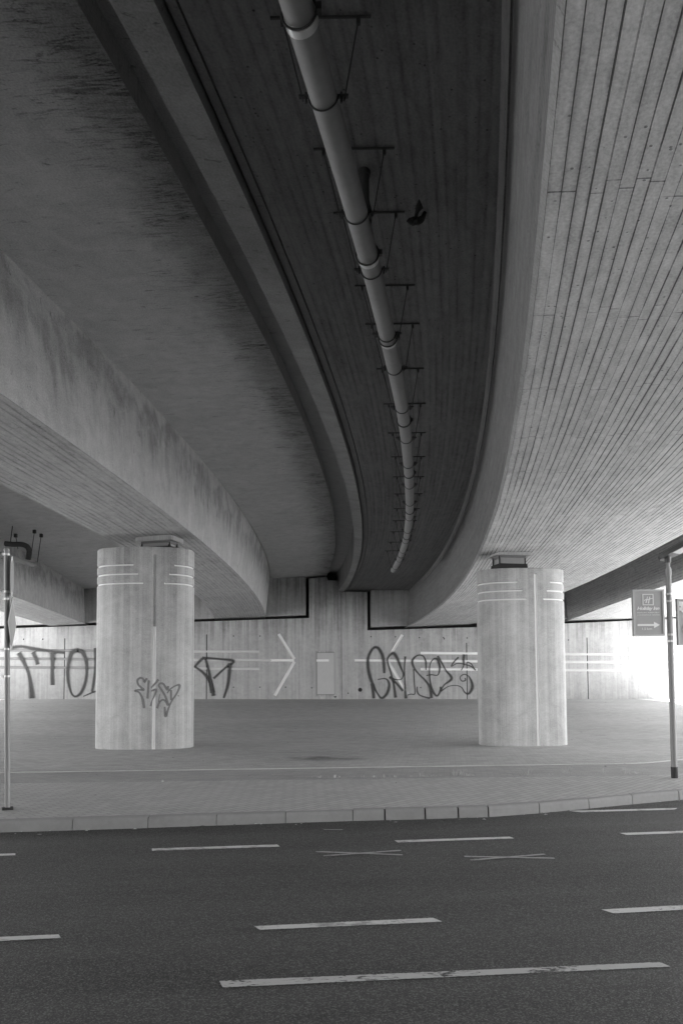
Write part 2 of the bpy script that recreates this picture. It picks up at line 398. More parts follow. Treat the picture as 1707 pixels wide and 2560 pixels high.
g = MB(); g.face([(-400, -400, -.35), (400, -400, -.35), (400, 400, -.35), (-400, 400, -.35)])
tag(g.build('ground', M['outer']), kind='structure')
g = MB(); g.grid([[(x, -14.5, .13) for x in XS], [(x, ky(x)-7.3, .13) for x in XS], [(x, ky(x)-7.29, -.02) for x in XS]], sm=False)
tag(g.build('near_pavement', M['near']), kind='structure')
g = MB(); g.grid([[(x, ky(x)-7.35, 0) for x in XS], [(x, ky(x)+.02, 0) for x in XS]], sm=False)
tag(g.build('road', M['asphalt']), kind='structure')

def sheet(name, lo, hi, mat, dz, ny):
    g = MB(); rows = []
    for i in range(ny+1):
        rows.append([(x, lo(x)+(hi(x)-lo(x))*i/ny, gz(x, lo(x)+(hi(x)-lo(x))*i/ny)+dz) for x in XS])
    g.grid(rows, sm=True); return tag(g.build(name, mat), kind='structure')
def lineY(x): return max(13.37 + .075*max(-24, min(24, x)), ky(x)+3.0)
def bandY(x): return max(11.85 + .048*max(-24, min(24, x)), ky(x)+1.5)
sheet('pavement', lambda x: ky(x)+.10, lambda x: bandY(x), M['pavers'], 0, 2)
sheet('path', lambda x: bandY(x), lambda x: lineY(x), M['band'], -.004, 2)
sheet('forecourt', lambda x: lineY(x)+.07, lambda x: 42.0, M['field'], 0, 44)
for x0, x1 in ((15.35, 60), (-60, -17.2)):       # pale ground added beside the bridges to bounce light under them
    g = MB(); xs = frange(x0, x1, 24); ys_ = frange(max(lineY(x0), lineY(x1))+.6 if x0 > 0 else 14.5, 39.95, 40)
    g.grid([[(x, y, gz(x, y)+.012) for x in xs] for y in ys_]); tag(g.build('ground', M['bounce']), kind='structure')
g = MB()
for a, b in zip(XS, XS[1:]):
    g.grid([[(a, lineY(a), .128), (b, lineY(b), .128)], [(a, lineY(a)+.075, .128), (b, lineY(b)+.075, .128)]], sm=False)
    g.grid([[(a, lineY(a), .128), (b, lineY(b), .128)], [(a, lineY(a), .10), (b, lineY(b), .10)]], sm=False)
tag(g.build('path_edging', M['edging']), kind='structure')

# kerb stones: lengths follow the photograph, the short ones stand open-jointed in the bend
g = MB(); x = -24.0
stops = [-24+i*.8 for i in range(25)]
stops = [-s for s in stops if 0] or []
x = -23.75
while x < -3.9: stops.append(x); x += .81
stops += [-3.0, -2.19, -1.44, -.66, .12, .50, .98, 1.38, 1.75, 2.42, 3.13, 3.80]
x = 4.55
while x < 24: stops.append(x); x += .8
for i, (a, b) in enumerate(zip(stops, stops[1:])):
    gap = .013 if .4 < a < 2.0 else .009
    a2, b2 = a+gap/2, b-gap/2
    if .4 < b < 2.0: b2 = b-.012
    ya, yb = ky(a2), ky(b2); dz = random.uniform(-.003, .004); dy = random.uniform(-.004, .004)
    prof = [(-.012, -.05), (0.0, .085), (.008, .108), (.03, .122), (.14, .122), (.14, -.05)]
    L = [(a2, ya+p+dy, z+dz) for p, z in prof]; Rr = [(b2, yb+p+dy, z+dz) for p, z in prof]
    g.grid([L, Rr], sm=False); g.face(L); g.face(Rr[::-1])
tag(g.build('kerb', M['kerb']), kind='structure')
g = MB()      # dark bedding behind the joints
g.grid([[(x, ky(x)+.035, -.02) for x in XS], [(x, ky(x)+.035, .112) for x in XS], [(x, ky(x)+.12, .112) for x in XS]], sm=False)
tag(g.build('kerb_bedding', M['dark']), kind='structure')

# road markings, thin sheets on the asphalt
def marking(name, quad, mat, label, cat='road marking', group=None, z=.004, root=None):
    (a, b, c, d) = [Vector((p[0], p[1], z)) for p in quad]    # a,b far edge left->right ; d,c near edge
    L = (b-a).length; n = max(2, int(L/.1)); P = []; UV = []
    for i in range(3):
        v = i/2; P.append([(a+(d-a)*v) + ((b+(c-b)*v) - (a+(d-a)*v))*(j/n) for j in range(n+1)]); UV.append([(L*j/n, v) for j in range(n+1)])
    g = MB(); g.grid(P, UV, sm=False); o = g.build(name, mat, root)
    if root is None: tag(o, label, cat, group)
    return o
GR = 'lane dashes on the road'
marking('lane_dash', [(-.684, 4.283), (1.834, 4.521), (1.868, 4.44), (-.646, 4.182)], M['paint2'], 'long worn white dash nearest the camera, with cracked flaking paint', group=GR)
marking('lane_dash', [(-.603, 5.213), (.616, 5.37), (.678, 5.273), (-.547, 5.124)], M['paint'], 'middle white dash of the second line up from the bottom of the road', group=GR)
marking('lane_dash', [(1.836, 5.534), (3.04, 5.72), (3.10, 5.60), (1.899, 5.431)], M['paint'], 'white dash of the second line cut off by the right edge', group=GR)
marking('lane_dash', [(-3.05, 4.93), (-1.859, 5.07), (-1.811, 4.989), (-3.0, 4.83)], M['paint'], 'white dash of the second line cut off by the left edge', group=GR)
marking('lane_dash', [(-1.88, 7.60), (-.66, 7.755), (-.619, 7.64), (-1.849, 7.49)], M['paint'], 'white dash of the line by the kerb, left of the first crossed mark', group=GR)
marking('lane_dash', [(.528, 7.915), (1.74, 8.065), (1.776, 7.965), (.559, 7.80)], M['paint'], 'white dash of the line by the kerb, just above the two crossed marks', group=GR)
marking('lane_dash', [(2.944, 8.22), (4.15, 8.38), (4.19, 8.26), (2.99, 8.10)], M['paint'], 'white dash of the line by the kerb, cut off by the right edge', group=GR)
marking('lane_dash', [(-4.35, 7.27), (-3.15, 7.43), (-3.11, 7.335), (-4.31, 7.17)], M['paint'], 'white dash of the line by the kerb, cut off by the left edge', group=GR)
marking('gutter_line', [(2.80, 9.60), (4.25, 9.76), (4.15, 9.63), (2.95, 9.48)], M['paint'], 'pale painted bar close against the kerb bend on the right', group=None)
marking('faint_mark', [(-.22, 8.52), (.0, 8.50), (0.0, 8.47), (-.20, 8.49)], M['paint3'], 'small faint white scratch on the asphalt near the kerb')
def cross(pts, wd, label, lift):
    e = empty('crossed_mark', ((pts[0][0]+pts[1][0])/2, (pts[0][1]+pts[1][1])/2, 0)); tag(e, label, 'road marking', 'crossed marks on the road')
    for i, (p, q) in enumerate(((pts[0], pts[1]), (pts[2], pts[3]))):
        p = Vector(p); q = Vector(q); n = Vector((-(q-p).y, (q-p).x)).normalized()*wd/2
        marking('stroke', [p+n, q+n, q-n, p-n], M['paint3'], None, z=.004+.003*i, root=e)
cross([(-.261, 7.422), (.562, 7.262), (-.182, 7.225), (.559, 7.438)], .05, 'thin white crossed mark on the road, left one of two', 0)
cross([(1.13, 7.187), (1.943, 7.092), (1.16, 7.025), (1.894, 7.243)], .05, 'thin white crossed mark on the road, right one of two', 0)

def stain(cx_, cy_, rx, ry, label, seed):
    rnd_ = random.Random(seed); g = MB(); n = 40; ph = [rnd_.uniform(0, 6.28) for _ in range(4)]
    rows = []; UV = []
    for i in range(6):
        f = i/5; rows.append([(cx_+rx*f*math.cos(a)*(1+.18*math.sin(2*a+ph[0])+.1*math.sin(5*a+ph[1])), cy_+ry*f*math.sin(a)*(1+.18*math.sin(3*a+ph[2])), gz(cx_, cy_)+.006) for a in [2*math.pi*j/n for j in range(n)]])
        UV.append([(j/n, .5*(1-f)) for j in range(n+1)])
    g.grid(rows, UV, 0, True, True); tag(g.build('oil_stain', M['oil']), label, 'stain', 'stains on the paved ground')
stain(-.40, 14.9, 1.1, .7, 'dark soft oil stain on the paving between the two pillars', 3)
stain(6.9, 20.4, .35, .22, 'small faint oil stain on the paving right of the right pillar', 5)

# ------------------------------------------------------------------ bridges
YS = frange(-12.4, 41.2, 90)
def arc_len(c):
    L = [0]
    for a, b in zip(YS, YS[1:]): L.append(L[-1] + math.hypot(b-a, q2(c, b)-q2(c, a)))
    return L
def loft(name, edges, mats, parent, smooth=False, ys=None, vsign=1, v0=0.0, flags=None):
    """edges: list of (Xfunc, Zfunc); a panel between neighbours, mats[i] = index"""
    ys = ys or YS
    g = MB(); n = len(edges); L = [0]
    for a, b in zip(ys, ys[1:]): L.append(L[-1] + math.hypot(b-a, edges[0][0](b)-edges[0][0](a)))
    mi = flags or [0]*(n-1)
    for i in range(n-1):
        P = []; UV = []
        for j, y in enumerate(ys):
            a = Vector((edges[i][0](y), y, edges[i][1](y))); b = Vector((edges[i+1][0](y), y, edges[i+1][1](y)))
            P.append([a, b]); UV.append([(L[j], v0), (L[j], v0 + vsign*(b-a).length)])
        g.grid(P, UV, mi[i], smooth)
    for y, rev in ((ys[0], 0), (ys[-1], 1)):
        ring = [Vector((e[0](y), y, e[1](y))) for e in edges]
        if (ring[0]-ring[-1]).length < 1e-4: ring = ring[:-1]
        g.face(ring if rev else ring[::-1], mi=mi[0])
    return g.build(name, mats, parent)
def cst(v): return lambda y: v
def fx(c, d=0.0): return lambda y: q2(c, y)+d

cD2R = (-.0038, .2155, -3.27); cEBl = (-.0040, .2210, -2.585); cEBr = (-.0039, .21526, -2.239); cD3L = (-.00398, .2200, -2.130)
cB2t = (-.00368, .23483, .0736); cB2b = (-.00391, .2370, .28484); cB2r = (-.0045, .237, 4.73)
cB1t = (-.00365, .19679, -5.773); cB1b = (-.0029, .1422, -5.048); cB1l = (-.00377, .16322, -7.185)
def cB3b(y): return .00091*y*y + .0219*y + 9.639 if y > 18 else 9.639+.00091*324+.0219*18 + (y-18)*.0547
def cB0b(y): return -.00069*y*y - .09608*y - 8.58 if y > 18 else -10.533 - .1209*(y-18)
def zL(off): return 7.2 + .05*off
TOPL = 8.4; TOPR = 8.0
def EDGE(y):      # right deck edge: widening ramp, unseen near part drawn in to admit sunlight
    P = [(-14, 9.8), (0, 10.2), (10, 11.2), (20, 14.9), (29.7, 18.0), (39.6, 20.0), (60, 24)]
    for (a, b), (c, d) in zip(P, P[1:]):
        if y <= c: return b+(d-b)*(y-a)/(c-a)

LB = tag(empty('bridge', (-8, 14, 5)), 'left concrete road bridge with smooth pale deck underside and two girders', 'bridge')
RB = tag(empty('bridge', (8, 14, 5)), 'right concrete road bridge with board marked underside and drain pipe below it', 'bridge')
# left bridge: one slab per bay, girders
x_d2r = fx(cD2R); x_b1t = fx(cB1t); x_b1b = fx(cB1b)
x_b1l = fx(cB1l); x_b1lt = fx(cB1l, -.25)
loft('deck_slab', [(x_d2r, cst(TOPL)), (x_d2r, cst(7.2)), (x_b1t, lambda y: zL(x_b1t(y)-x_d2r(y))-.0)], [M['deck_l']], LB, vsign=-1, flags=[0, 0])
loft('deck_slab', [(x_b1lt, lambda y: zL(x_b1lt(y)-x_d2r(y))), (lambda y: cB0b(y)-.1, lambda y: zL(-12.8)),], [M['deck_l']], LB, vsign=-1, v0=-5)
loft('girder', [(x_b1t, lambda y: zL(x_b1t(y)-x_d2r(y))+.25), (x_b1b, lambda y: 5.07-.002*max(0, y-17)), (x_b1l, lambda y: 4.99-.002*max(0, y-17)), (x_b1lt, cst(7.2))], [M['web_l'], M['soffit_l']], LB, flags=[0, 1, 0])
loft('girder', [(lambda y: cB0b(y)-.1, cst(6.8)), (cB0b, cst(4.70)), (lambda y: cB0b(y)-1.9, cst(4.6)), (lambda y: cB0b(y)-2.0, cst(6.7))], [M['web_l'], M['soffit_l']], LB, flags=[0, 1, 0])
loft('deck_slab', [(lambda y: cB0b(y)-1.95, cst(6.35)), (lambda y: cB0b(y)-3.1, cst(6.5)), (lambda y: cB0b(y)-3.1, cst(7.9)), (lambda y: cB0b(y)-3.2, cst(8.3))], [M['deck_l']], LB, v0=-8)
loft('deck_top', [(lambda y: cB0b(y)-3.15, cst(7.6)), (x_d2r, cst(TOPL-.02))], [M['cover']], LB)
# joint cover between the bridges
loft('joint_cover', [(fx(cD2R, -.12), cst(7.50)), (fx(cEBl, .10), cst(7.40))], [M['cover']], LB, v0=1)
# right bridge
loft('edge_beam', [(fx(cEBl), cst(TOPR)), (fx(cEBl), cst(6.36)), (fx(cEBr), cst(6.33)), (fx(cEBr, .012), cst(6.47)), (fx(cEBr, .05), cst(6.47)), (fx(cEBr, .052), cst(6.40)), (fx(cD3L, -.012), cst(6.40)), (fx(cD3L, -.010), cst(6.47)), (fx(cD3L, .004), cst(6.47))], [M['edge'], M['recess']], RB, flags=[0, 0, 1, 1, 1, 1, 1, 1])
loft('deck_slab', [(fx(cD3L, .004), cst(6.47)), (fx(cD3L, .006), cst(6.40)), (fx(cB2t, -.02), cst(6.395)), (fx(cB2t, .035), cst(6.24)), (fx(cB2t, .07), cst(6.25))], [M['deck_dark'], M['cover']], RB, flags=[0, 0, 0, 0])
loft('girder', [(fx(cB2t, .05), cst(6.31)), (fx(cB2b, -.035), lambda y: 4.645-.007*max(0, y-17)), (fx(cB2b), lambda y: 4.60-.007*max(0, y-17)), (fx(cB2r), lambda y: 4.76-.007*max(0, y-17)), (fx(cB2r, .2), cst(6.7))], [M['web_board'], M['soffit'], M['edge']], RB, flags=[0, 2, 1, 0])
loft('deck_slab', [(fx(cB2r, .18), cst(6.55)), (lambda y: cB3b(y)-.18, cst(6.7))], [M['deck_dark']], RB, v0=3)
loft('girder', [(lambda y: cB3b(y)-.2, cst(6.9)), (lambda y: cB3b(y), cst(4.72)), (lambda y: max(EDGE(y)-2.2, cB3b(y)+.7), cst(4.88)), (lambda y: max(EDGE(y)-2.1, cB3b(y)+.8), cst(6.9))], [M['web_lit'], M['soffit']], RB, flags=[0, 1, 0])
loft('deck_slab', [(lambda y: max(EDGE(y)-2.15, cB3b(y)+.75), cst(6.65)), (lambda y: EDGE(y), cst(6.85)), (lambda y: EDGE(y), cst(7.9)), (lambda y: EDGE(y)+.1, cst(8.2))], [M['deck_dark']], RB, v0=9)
loft('deck_top', [(fx(cEBl, .01), cst(TOPR-.01)), (lambda y: EDGE(y)+.05, cst(TOPR-.02))], [M['cover']], RB)
# end diaphragms between the girders at the abutment
g = MB()
def panel(g, x0, x1, z0a, z0b, z1, y=40.12, th=.5, mi=0):
    P = [(x0, y, z0a), (x1, y, z0b), (x1, y, z1), (x0, y, z1)]
    g.face(P, [(p[0], p[2]) for p in P], mi)
    Q = [(x0, y, z0a), (x1, y, z0b), (x1, y+th, z0b), (x0, y+th, z0a)]; g.face(Q[::-1], [(p[0], p[1]) for p in Q[::-1]], mi)
    if True:
        for xx, zz in ((x0, z0a), (x1, z0b)):
            S = [(xx, y, zz), (xx, y+th, zz), (xx, y+th, z1), (xx, y, z1)]; g.face(S, [(p[1], p[2]) for p in S], mi)
panel(g, -22, -1.88, 4.5, 5.09, 8.2); g.build('end_diaphragm', M['wall_hi'], LB)
g = MB(); panel(g, 1.54, 19.5, 4.43, 5.05, 7.7); g.build('end_diaphragm', M['wall_hi'], RB)

# ------------------------------------------------------------------ abutment walls (with cut grooves)
def prism_from_polygon(poly, y0, y1):
    bm = bmesh.new(); a = [bm.verts.new((x, y0, z)) for x, z in poly]; b = [bm.verts.new((x, y1, z)) for x, z in poly]
    bm.faces.new(a); bm.faces.new(b[::-1]); n = len(poly)
    for i in range(n): bm.faces.new((a[i], b[i], b[(i+1) % n], a[(i+1) % n]))
    bmesh.ops.recalc_face_normals(bm, faces=bm.faces); return bm
def groove_bm(bm, p, q, wd, dp, Y=40.0, ext=0.0):
    """trapezoid channel from p to q (X,Z)"""
    p = Vector(p); q = Vector(q); t = (q-p).normalized(); n = Vector((-t.y, t.x)); p = p-t*ext; q = q+t*ext
    sec = [(-wd/2-.01, -.05), (wd/2+.01, -.05), (wd/2, 0), (wd*.28, dp), (-wd*.28, dp), (-wd/2, 0)]
    A = []; B = []
    for s, d in sec:
        a = p+n*s; b = q+n*s; A.append(bm.verts.new((a.x, Y+d, a.y))); B.append(bm.verts.new((b.x, Y+d, b.y)))
    k = len(sec); fs = [bm.faces.new(A), bm.faces.new(B[::-1])]
    for i in range(k): fs.append(bm.faces.new((A[i], B[i], B[(i+1) % k], A[(i+1) % k])))
    bmesh.ops.recalc_face_normals(bm, faces=fs)
def hole_bm(bm, c, r, dp, Y=40.0):
    A = []; B = []
    for i in range(10):
        a = i*math.pi/5; A.append(bm.verts.new((c[0]+r*math.cos(a), Y-.05, c[1]+r*math.sin(a)))); B.append(bm.verts.new((c[0]+r*math.cos(a), Y+dp, c[1]+r*math.sin(a))))
    fs = [bm.faces.new(A), bm.faces.new(B[::-1])]
    for i in range(10): fs.append(bm.faces.new((A[i], B[i], B[(i+1) % 10], A[(i+1) % 10])))
    bmesh.ops.recalc_face_normals(bm, faces=fs)
def carve(o, cutters):
    """subtract groups of cutters one after another, keep only the resulting mesh"""
    for bm in cutters:
        me = D.meshes.new('cutter'); bm.to_mesh(me); c = D.objects.new('cutter', me); COL.objects.link(c)
        md = o.modifiers.new('cut', 'BOOLEAN'); md.operation = 'DIFFERENCE'; md.object = c; md.solver = 'EXACT'
        bpy.context.view_layer.update()
        dg = bpy.context.evaluated_depsgraph_get(); new = D.meshes.new_from_object(o.evaluated_get(dg))
        o.modifiers.clear(); old = o.data; new.name = o.name; o.data = new; D.meshes.remove(old)
        D.objects.remove(c); D.meshes.remove(me)
def wz(x, y): p = aty(x, y, 40.0); return (p.x, p.z)

def make_wall(name, poly, grooves, joints, holes, label, white_from=None):
    bm = prism_from_polygon(poly, 40.0, 41.0)
    me = D.meshes.new(name); bm.to_mesh(me); o = D.objects.new(name, me); COL.objects.link(o)
    cs = []
    for gi, grp in enumerate(grooves):
        b = bmesh.new()
        for p, q in grp: groove_bm(b, p, q, .135+.005*gi, .055-.001*gi)
        cs.append(b)
    b = bmesh.new()
    for p, q in joints: groove_bm(b, p, q, .045, .05)
    cs.append(b)
    b = bmesh.new()
    for c, r in holes: hole_bm(b, c, r, .08)
    cs.append(b)
    carve(o, cs)
    me = o.data
    me.materials.clear()
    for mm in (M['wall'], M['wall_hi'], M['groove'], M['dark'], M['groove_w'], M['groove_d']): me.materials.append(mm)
    if not me.uv_layers: me.uv_layers.new(name='UVMap')
    ul = me.uv_layers.active.data
    for p in me.polygons:
        for li in p.loop_indices:
            co = me.vertices[me.loops[li].vertex_index].co; ul[li].uv = (co.x, co.z)
        c = p.center; inside = all(40.0-.0001 <= me.vertices[v].co.y <= 40.2 for v in p.vertices) and any(me.vertices[v].co.y > 40.002 for v in p.vertices)
        p.material_index = 0; p.use_smooth = False
        if inside:
            zs = [me.vertices[v].co.z for v in p.vertices]; xs = [me.vertices[v].co.x for v in p.vertices]
            if max(me.vertices[v].co.y for v in p.vertices) > 40.07: p.material_index = 3
            elif any(abs(c.x-j[0][0]) < .03 and max(me.vertices[v].co.y for v in p.vertices) < 40.0505 for j in joints): p.material_index = 3
            else: p.material_index = 2
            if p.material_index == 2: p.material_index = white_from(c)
    tag(o, label, 'wall')
    return o
base = -.3
A = lambda x, y: wz(x, y)
jx = lambda x, y0: [(wz(x, y0)[0], wz(x, y0)[1]), (wz(x, y0)[0], -.2)]
def hx(pa, pb): return (wz(*pa), wz(*pb))
left_rows = [hx((358, 1627.7), (649, 1629.5)), hx((358, 1648.8), (678, 1650.7)), hx((358, 1670.1), (649, 1672))]
far_rows = [hx((-250, 1624), (360, 1627.7)), hx((-250, 1645), (360, 1648.8)), hx((-250, 1667), (360, 1670.1))]
left_rows2 = [(hx((735.0, 1651), (822, 1651.3)))]
left_poly = [(-34, base), (-.01, base), (-.01, 6.90), (-.70, 6.92), (-.76, 7.12), (-1.70, 7.02), (-1.70, 4.93), (-7.71, 4.76), (-18, 4.46), (-34, 3.9)]
W1 = make_wall('abutment_wall', left_poly,
    [left_rows, far_rows, [hx((676, 1650.7), (735, 1651))], [hx((697, 1585), (736, 1648.0))], [hx((687, 1739), (736, 1654))]],
    [jx(517, 1586), jx(163, 1596)],
    [(wz(x, y), .035) for x, y in ((584, 1590), (650, 1590), (584, 1718), (650, 1718), (714, 1718), (779, 1719.5), (420, 1590), (60, 1598), (108, 1598))] + [(wz(838, 1741), .07)],
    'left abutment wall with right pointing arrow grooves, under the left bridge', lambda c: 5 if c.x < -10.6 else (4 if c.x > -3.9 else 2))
right_poly = [(.01, base), (34, base), (34, 5.5), (15.3, 4.69), (11.75, 4.555), (6.9, 4.385), (1.37, 4.255), (1.37, 6.30), (.01, 6.32)]
W2 = make_wall('abutment_wall', right_poly,
    [[hx((1051, 1632.5), (1300, 1634.4)), hx((1051, 1673), (1300, 1674.5)), hx((886, 1651), (1300, 1654))], [hx((1298, 1634.4), (1900, 1639)), hx((1298, 1674.5), (1900, 1678)), hx((1298, 1654), (1900, 1658.5))], [hx((1006, 1587), (969, 1647.5))], [hx((971, 1655), (1020, 1737))]],
    [jx(1165.5, 1607), jx(1466, 1594)],
    [(wz(x, y), .035) for x, y in ((927, 1591.5), (988, 1592), (1048, 1594), (1108, 1594), (1167, 1595), (870, 1733), (1051, 1719), (1420, 1600), (1110, 1597))] + [(wz(900, 1724.5), .11)],
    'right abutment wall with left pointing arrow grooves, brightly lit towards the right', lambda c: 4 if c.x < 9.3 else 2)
# dark backing of the joints over the wall, ground behind
g = MB()
for x0, x1, z0, z1 in ((-34, 34, 3.2, 8.3),):
    g.face([(x0, 41.05, z0), (x1, 41.05, z0), (x1, 41.05, z1), (x0, 41.05, z1)])
g.face([(-.2, 40.95, 0), (.2, 40.95, 0), (.2, 40.95, 6.3), (-.2, 40.95, 6.3)])
o = g.build('rear_sheet', M['dark'], W1); 
# hatch door in the left wall
p0 = wz(787.5, 1741); p1 = wz(840.5, 1627); dx0, dz0, dx1, dz1 = p0[0], p0[1], p1[0], p1[1]
g = MB(); t = .09
cx, cz = (dx0+dx1)/2, (dz0+dz1)/2
for c, s in (((cx, 39.985, dz1-t/2), (dx1-dx0, .04, t)), ((cx, 39.985, dz0+t/2), (dx1-dx0, .04, t)), ((dx0+t/2, 39.985, cz), (t, .04, dz1-dz0-2*t)), ((dx1-t/2, 39.985, cz), (t, .04, dz1-dz0-2*t))): g.box(c, s)
dr = MB(); dr.box((cx, 39.992, cz), (dx1-dx0-2*t-.03, .03, dz1-dz0-2*t-.03)); dr.box((dx0+t+.12, 39.972, cz-.05), (.04, .02, .16))
db = MB(); db.box((cx, 39.9975, cz), (dx1-dx0-2*t, .008, dz1-dz0-2*t))
ds = MB(); ds.box(((dx0+wz(822, 1651)[0])/2, 39.974, wz(800, 1651.2)[1]), (wz(822, 1651)[0]-dx0, .006, .12))
hd = empty('hatch_door', (cx, 39.95, dz0)); tag(hd, 'pale flush steel hatch door in the left abutment wall beside the joint', 'door')
g.build('door_frame', M['wall'], hd); dr.build('door_leaf', M['door'], hd); db.build('door_gap', M['dark'], hd); ds.build('painted_bar', M['groove_w'], hd)

# unseen wall added behind the camera to block light from the rear
g = MB(); g.box((0, -12.9, 2.2), (44, .8, 4.9))
rw = g.build('rear_blocker', M['rear'])
for li, l in enumerate(rw.data.loops):
    co = rw.data.vertices[l.vertex_index].co; rw.data.uv_layers[0].data[li].uv = (co.x, co.z)
tag(rw, 'plain concrete wall added unseen behind the camera to block light', 'wall')

# ------------------------------------------------------------------ pillars
def pillar(cx, yfront, hw, hd_, ztop, vx, vtop, rows, label, white_z, px_scale):
    """oval shaft; horizontal grooves run round the ends, vertical groove at vx"""
    n = 2.45; cy = yfront + hd_
    def pt(a):
        c, s = math.cos(a), math.sin(a)
        return (math.copysign(abs(c)**(2/n), c)*hw, math.copysign(abs(s)**(2/n), s)*hd_)
    def ang(X):     # front side angle for a given x offset
        lo, hi = math.pi, 2*math.pi
        for _ in range(50):
            mid = (lo+hi)/2
            if pt(mid)[0] < X: lo = mid
            else: hi = mid
        return (lo+hi)/2
    vw = .034
    base_a = [2*math.pi*i/150 for i in range(150)]
    ex = []
    for d in (-vw-.004, -vw, -vw+.012, vw-.012, vw, vw+.004): ex.append(ang(vx-cx+d))
    ends = []
    for (z, xl, xr) in rows:
        for X in (xl, xr):
            for d in (-.012, .012): ex.append(ang(X-cx+d))
    As = sorted(base_a + ex)
    A2 = [As[0]]
    for a in As[1:]:
        if a - A2[-1] > 1e-5: A2.append(a)
    As = A2
    hz = .026
    Zs = {0.0, ztop, ztop-.02, vtop, vtop+.012, min(white_z, ztop)}
    for z, _, _ in rows: Zs |= {z-hz-.002, z-hz+.010, z+hz-.010, z+hz+.002}
    z = .12
    while z < ztop: Zs.add(round(z, 3)); z += .22
    Zs = sorted(Zs); av = [ang(vx-cx-vw), ang(vx-cx+vw)]
    def depth(a, zz):
        d = 0
        if av[0]+1e-6 < a < av[1]-1e-6 and zz <= vtop+1e-6: d = .03
        for z, xl, xr in rows:
            if abs(zz-z) < hz-.008:
                if not (ang(xl-cx) < a < ang(xr-cx)): d = .03
        return d
    P = []; UV = []
    Ls = [0]
    for i in range(len(As)):
        a = pt(As[i]); b = pt(As[(i+1) % len(As)] + (2*math.pi if i == len(As)-1 else 0)); Ls.append(Ls[-1]+math.hypot(a[0]-b[0], a[1]-b[1]))
    for zz in Zs:
        row = []
        for a in As:
            x, y = pt(a); d = depth(a, zz); 
            e = 1e-4; x2, y2 = pt(a+e); tx, ty = x2-x, y2-y; L = math.hypot(tx, ty) or 1; nx, ny = ty/L, -tx/L
            if zz == ztop: d = .02
            row.append((cx+x-nx*d, cy+y-ny*d, zz))
        P.append(row); UV.append([(l, zz) for l in Ls])
    def mi(i, j):
        za, zb = Zs[i], Zs[i+1]; zm = (za+zb)/2; a0 = As[j]; a1 = As[(j+1) % len(As)]; am = (a0+a1)/2 if a1 > a0 else a0
        if depth(am, zm) > 0 or any(depth(q, s) > 0 for q, s in ((a0+1e-7, zm), (a1-1e-7, zm))):
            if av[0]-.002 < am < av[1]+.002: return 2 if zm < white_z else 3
            return 1
        return 0
    e = empty('bridge_pillar', (cx, cy, 0)); tag(e, label, 'pillar', 'oval concrete pillars carrying the girders')
    g = MB(); g.grid(P, UV, mi, True, True); g.face(P[-1][::1], [(p[0], p[1]) for p in P[-1]], 0)
    sh = g.build('shaft', [M['pillar'], M['groove_p'], M['groove_p'], M['pillar']], e)  # horizontal grooves: pale colour stands in for light caught on their lower faces
    me = sh.data; md = sh.modifiers.new('edge', 'EDGE_SPLIT'); md.split_angle = R(28)
    surf = lambda X: cy + [pt(ang(X-cx))][0][1]
    return e, surf

def bearing(e, c, zt, zs, turn, wd):
    """plinth under the girder, steel plates and rubber pot on the pillar head"""
    Rm = Matrix.Rotation(turn, 3, 'Z')
    g = MB(); g.box((c[0], c[1], zs-.055), (wd, .62, .11), rot=Rm); pl = g.build('bearing_plinth', M['plinth'], e)
    g = MB(); g.box((c[0], c[1], zs-.135), (wd*.78, .46, .05), rot=Rm); g.build('bearing_plate', M['bear'], e)
    lo = (zs-.16-zt)*.52
    g = MB(); g.box((c[0], c[1], zt+lo/2), (wd*.84, .50, lo), rot=Rm); g.build('bearing_plate', M['rubber'], e)
    h = (zs-.16)-(zt+lo)
    g = MB(); g.box((c[0], c[1], zt+lo+h/2), (wd*.70, .42, h), rot=Rm); g.build('bearing_pad', M['bearl'], e)
    for s_ in (-1, 1):
        for q in (-1, 1):
            v = Rm @ Vector((s_*wd*.385, q*.19, 0)); g = MB(); g.tube([(c[0]+v.x, c[1]+v.y, zt+.07), (c[0]+v.x, c[1]+v.y, zs-.12)], .018, 8)
            g.tube([(c[0]+v.x, c[1]+v.y, zt+.09), (c[0]+v.x, c[1]+v.y, zt+.12)], .032, 6); g.build('bearing_bolt', M['rubber'], e)

yl, yr = 17.14, 17.37
zz = lambda x, y, Y: aty(x, y, Y).z
xx = lambda x, y, Y: aty(x, y, Y).x
rowsL = [(zz(363, 1411.5, yl), xx(335, 1411, yl+.05), xx(436, 1411, yl+.05)), (zz(363, 1434.5, yl), xx(346.5, 1434, yl+.05), xx(424, 1434, yl+.05)), (zz(363, 1457.5, yl), xx(359, 1457, yl+.05), xx(412, 1457, yl+.05))]
PL, surfL = pillar(-4.585, yl, 1.115, .66, 4.71, xx(387, 1500, yl), zz(387, 1387, yl), rowsL, 'oval concrete pillar on the left with a grey spray tag on its front', zz(384, 1566, yl), 1)
rowsR = [(zz(1290, 1455, yr), xx(1290, 1455, yr+.05), xx(1376, 1455, yr+.05)), (zz(1290, 1476.5, yr), xx(1303, 1476, yr+.05), xx(1367, 1476, yr+.05)), (zz(1290, 1497.5, yr), xx(1314, 1497, yr+.05), xx(1358, 1497, yr+.05))]
PR, surfR = pillar(4.235, yr, 1.015, .60, 4.205, xx(1341, 1600, yr), zz(1335, 1434, yr), rowsR, 'oval concrete pillar on the right, untagged and without graffiti', 9.0, 1)
bearing(PL, (-4.29, 17.85, 0), 4.71, 5.035, R(-14), .92)
bearing(PR, (4.0, 18.0, 0), 4.205, 4.665, R(12), .84)

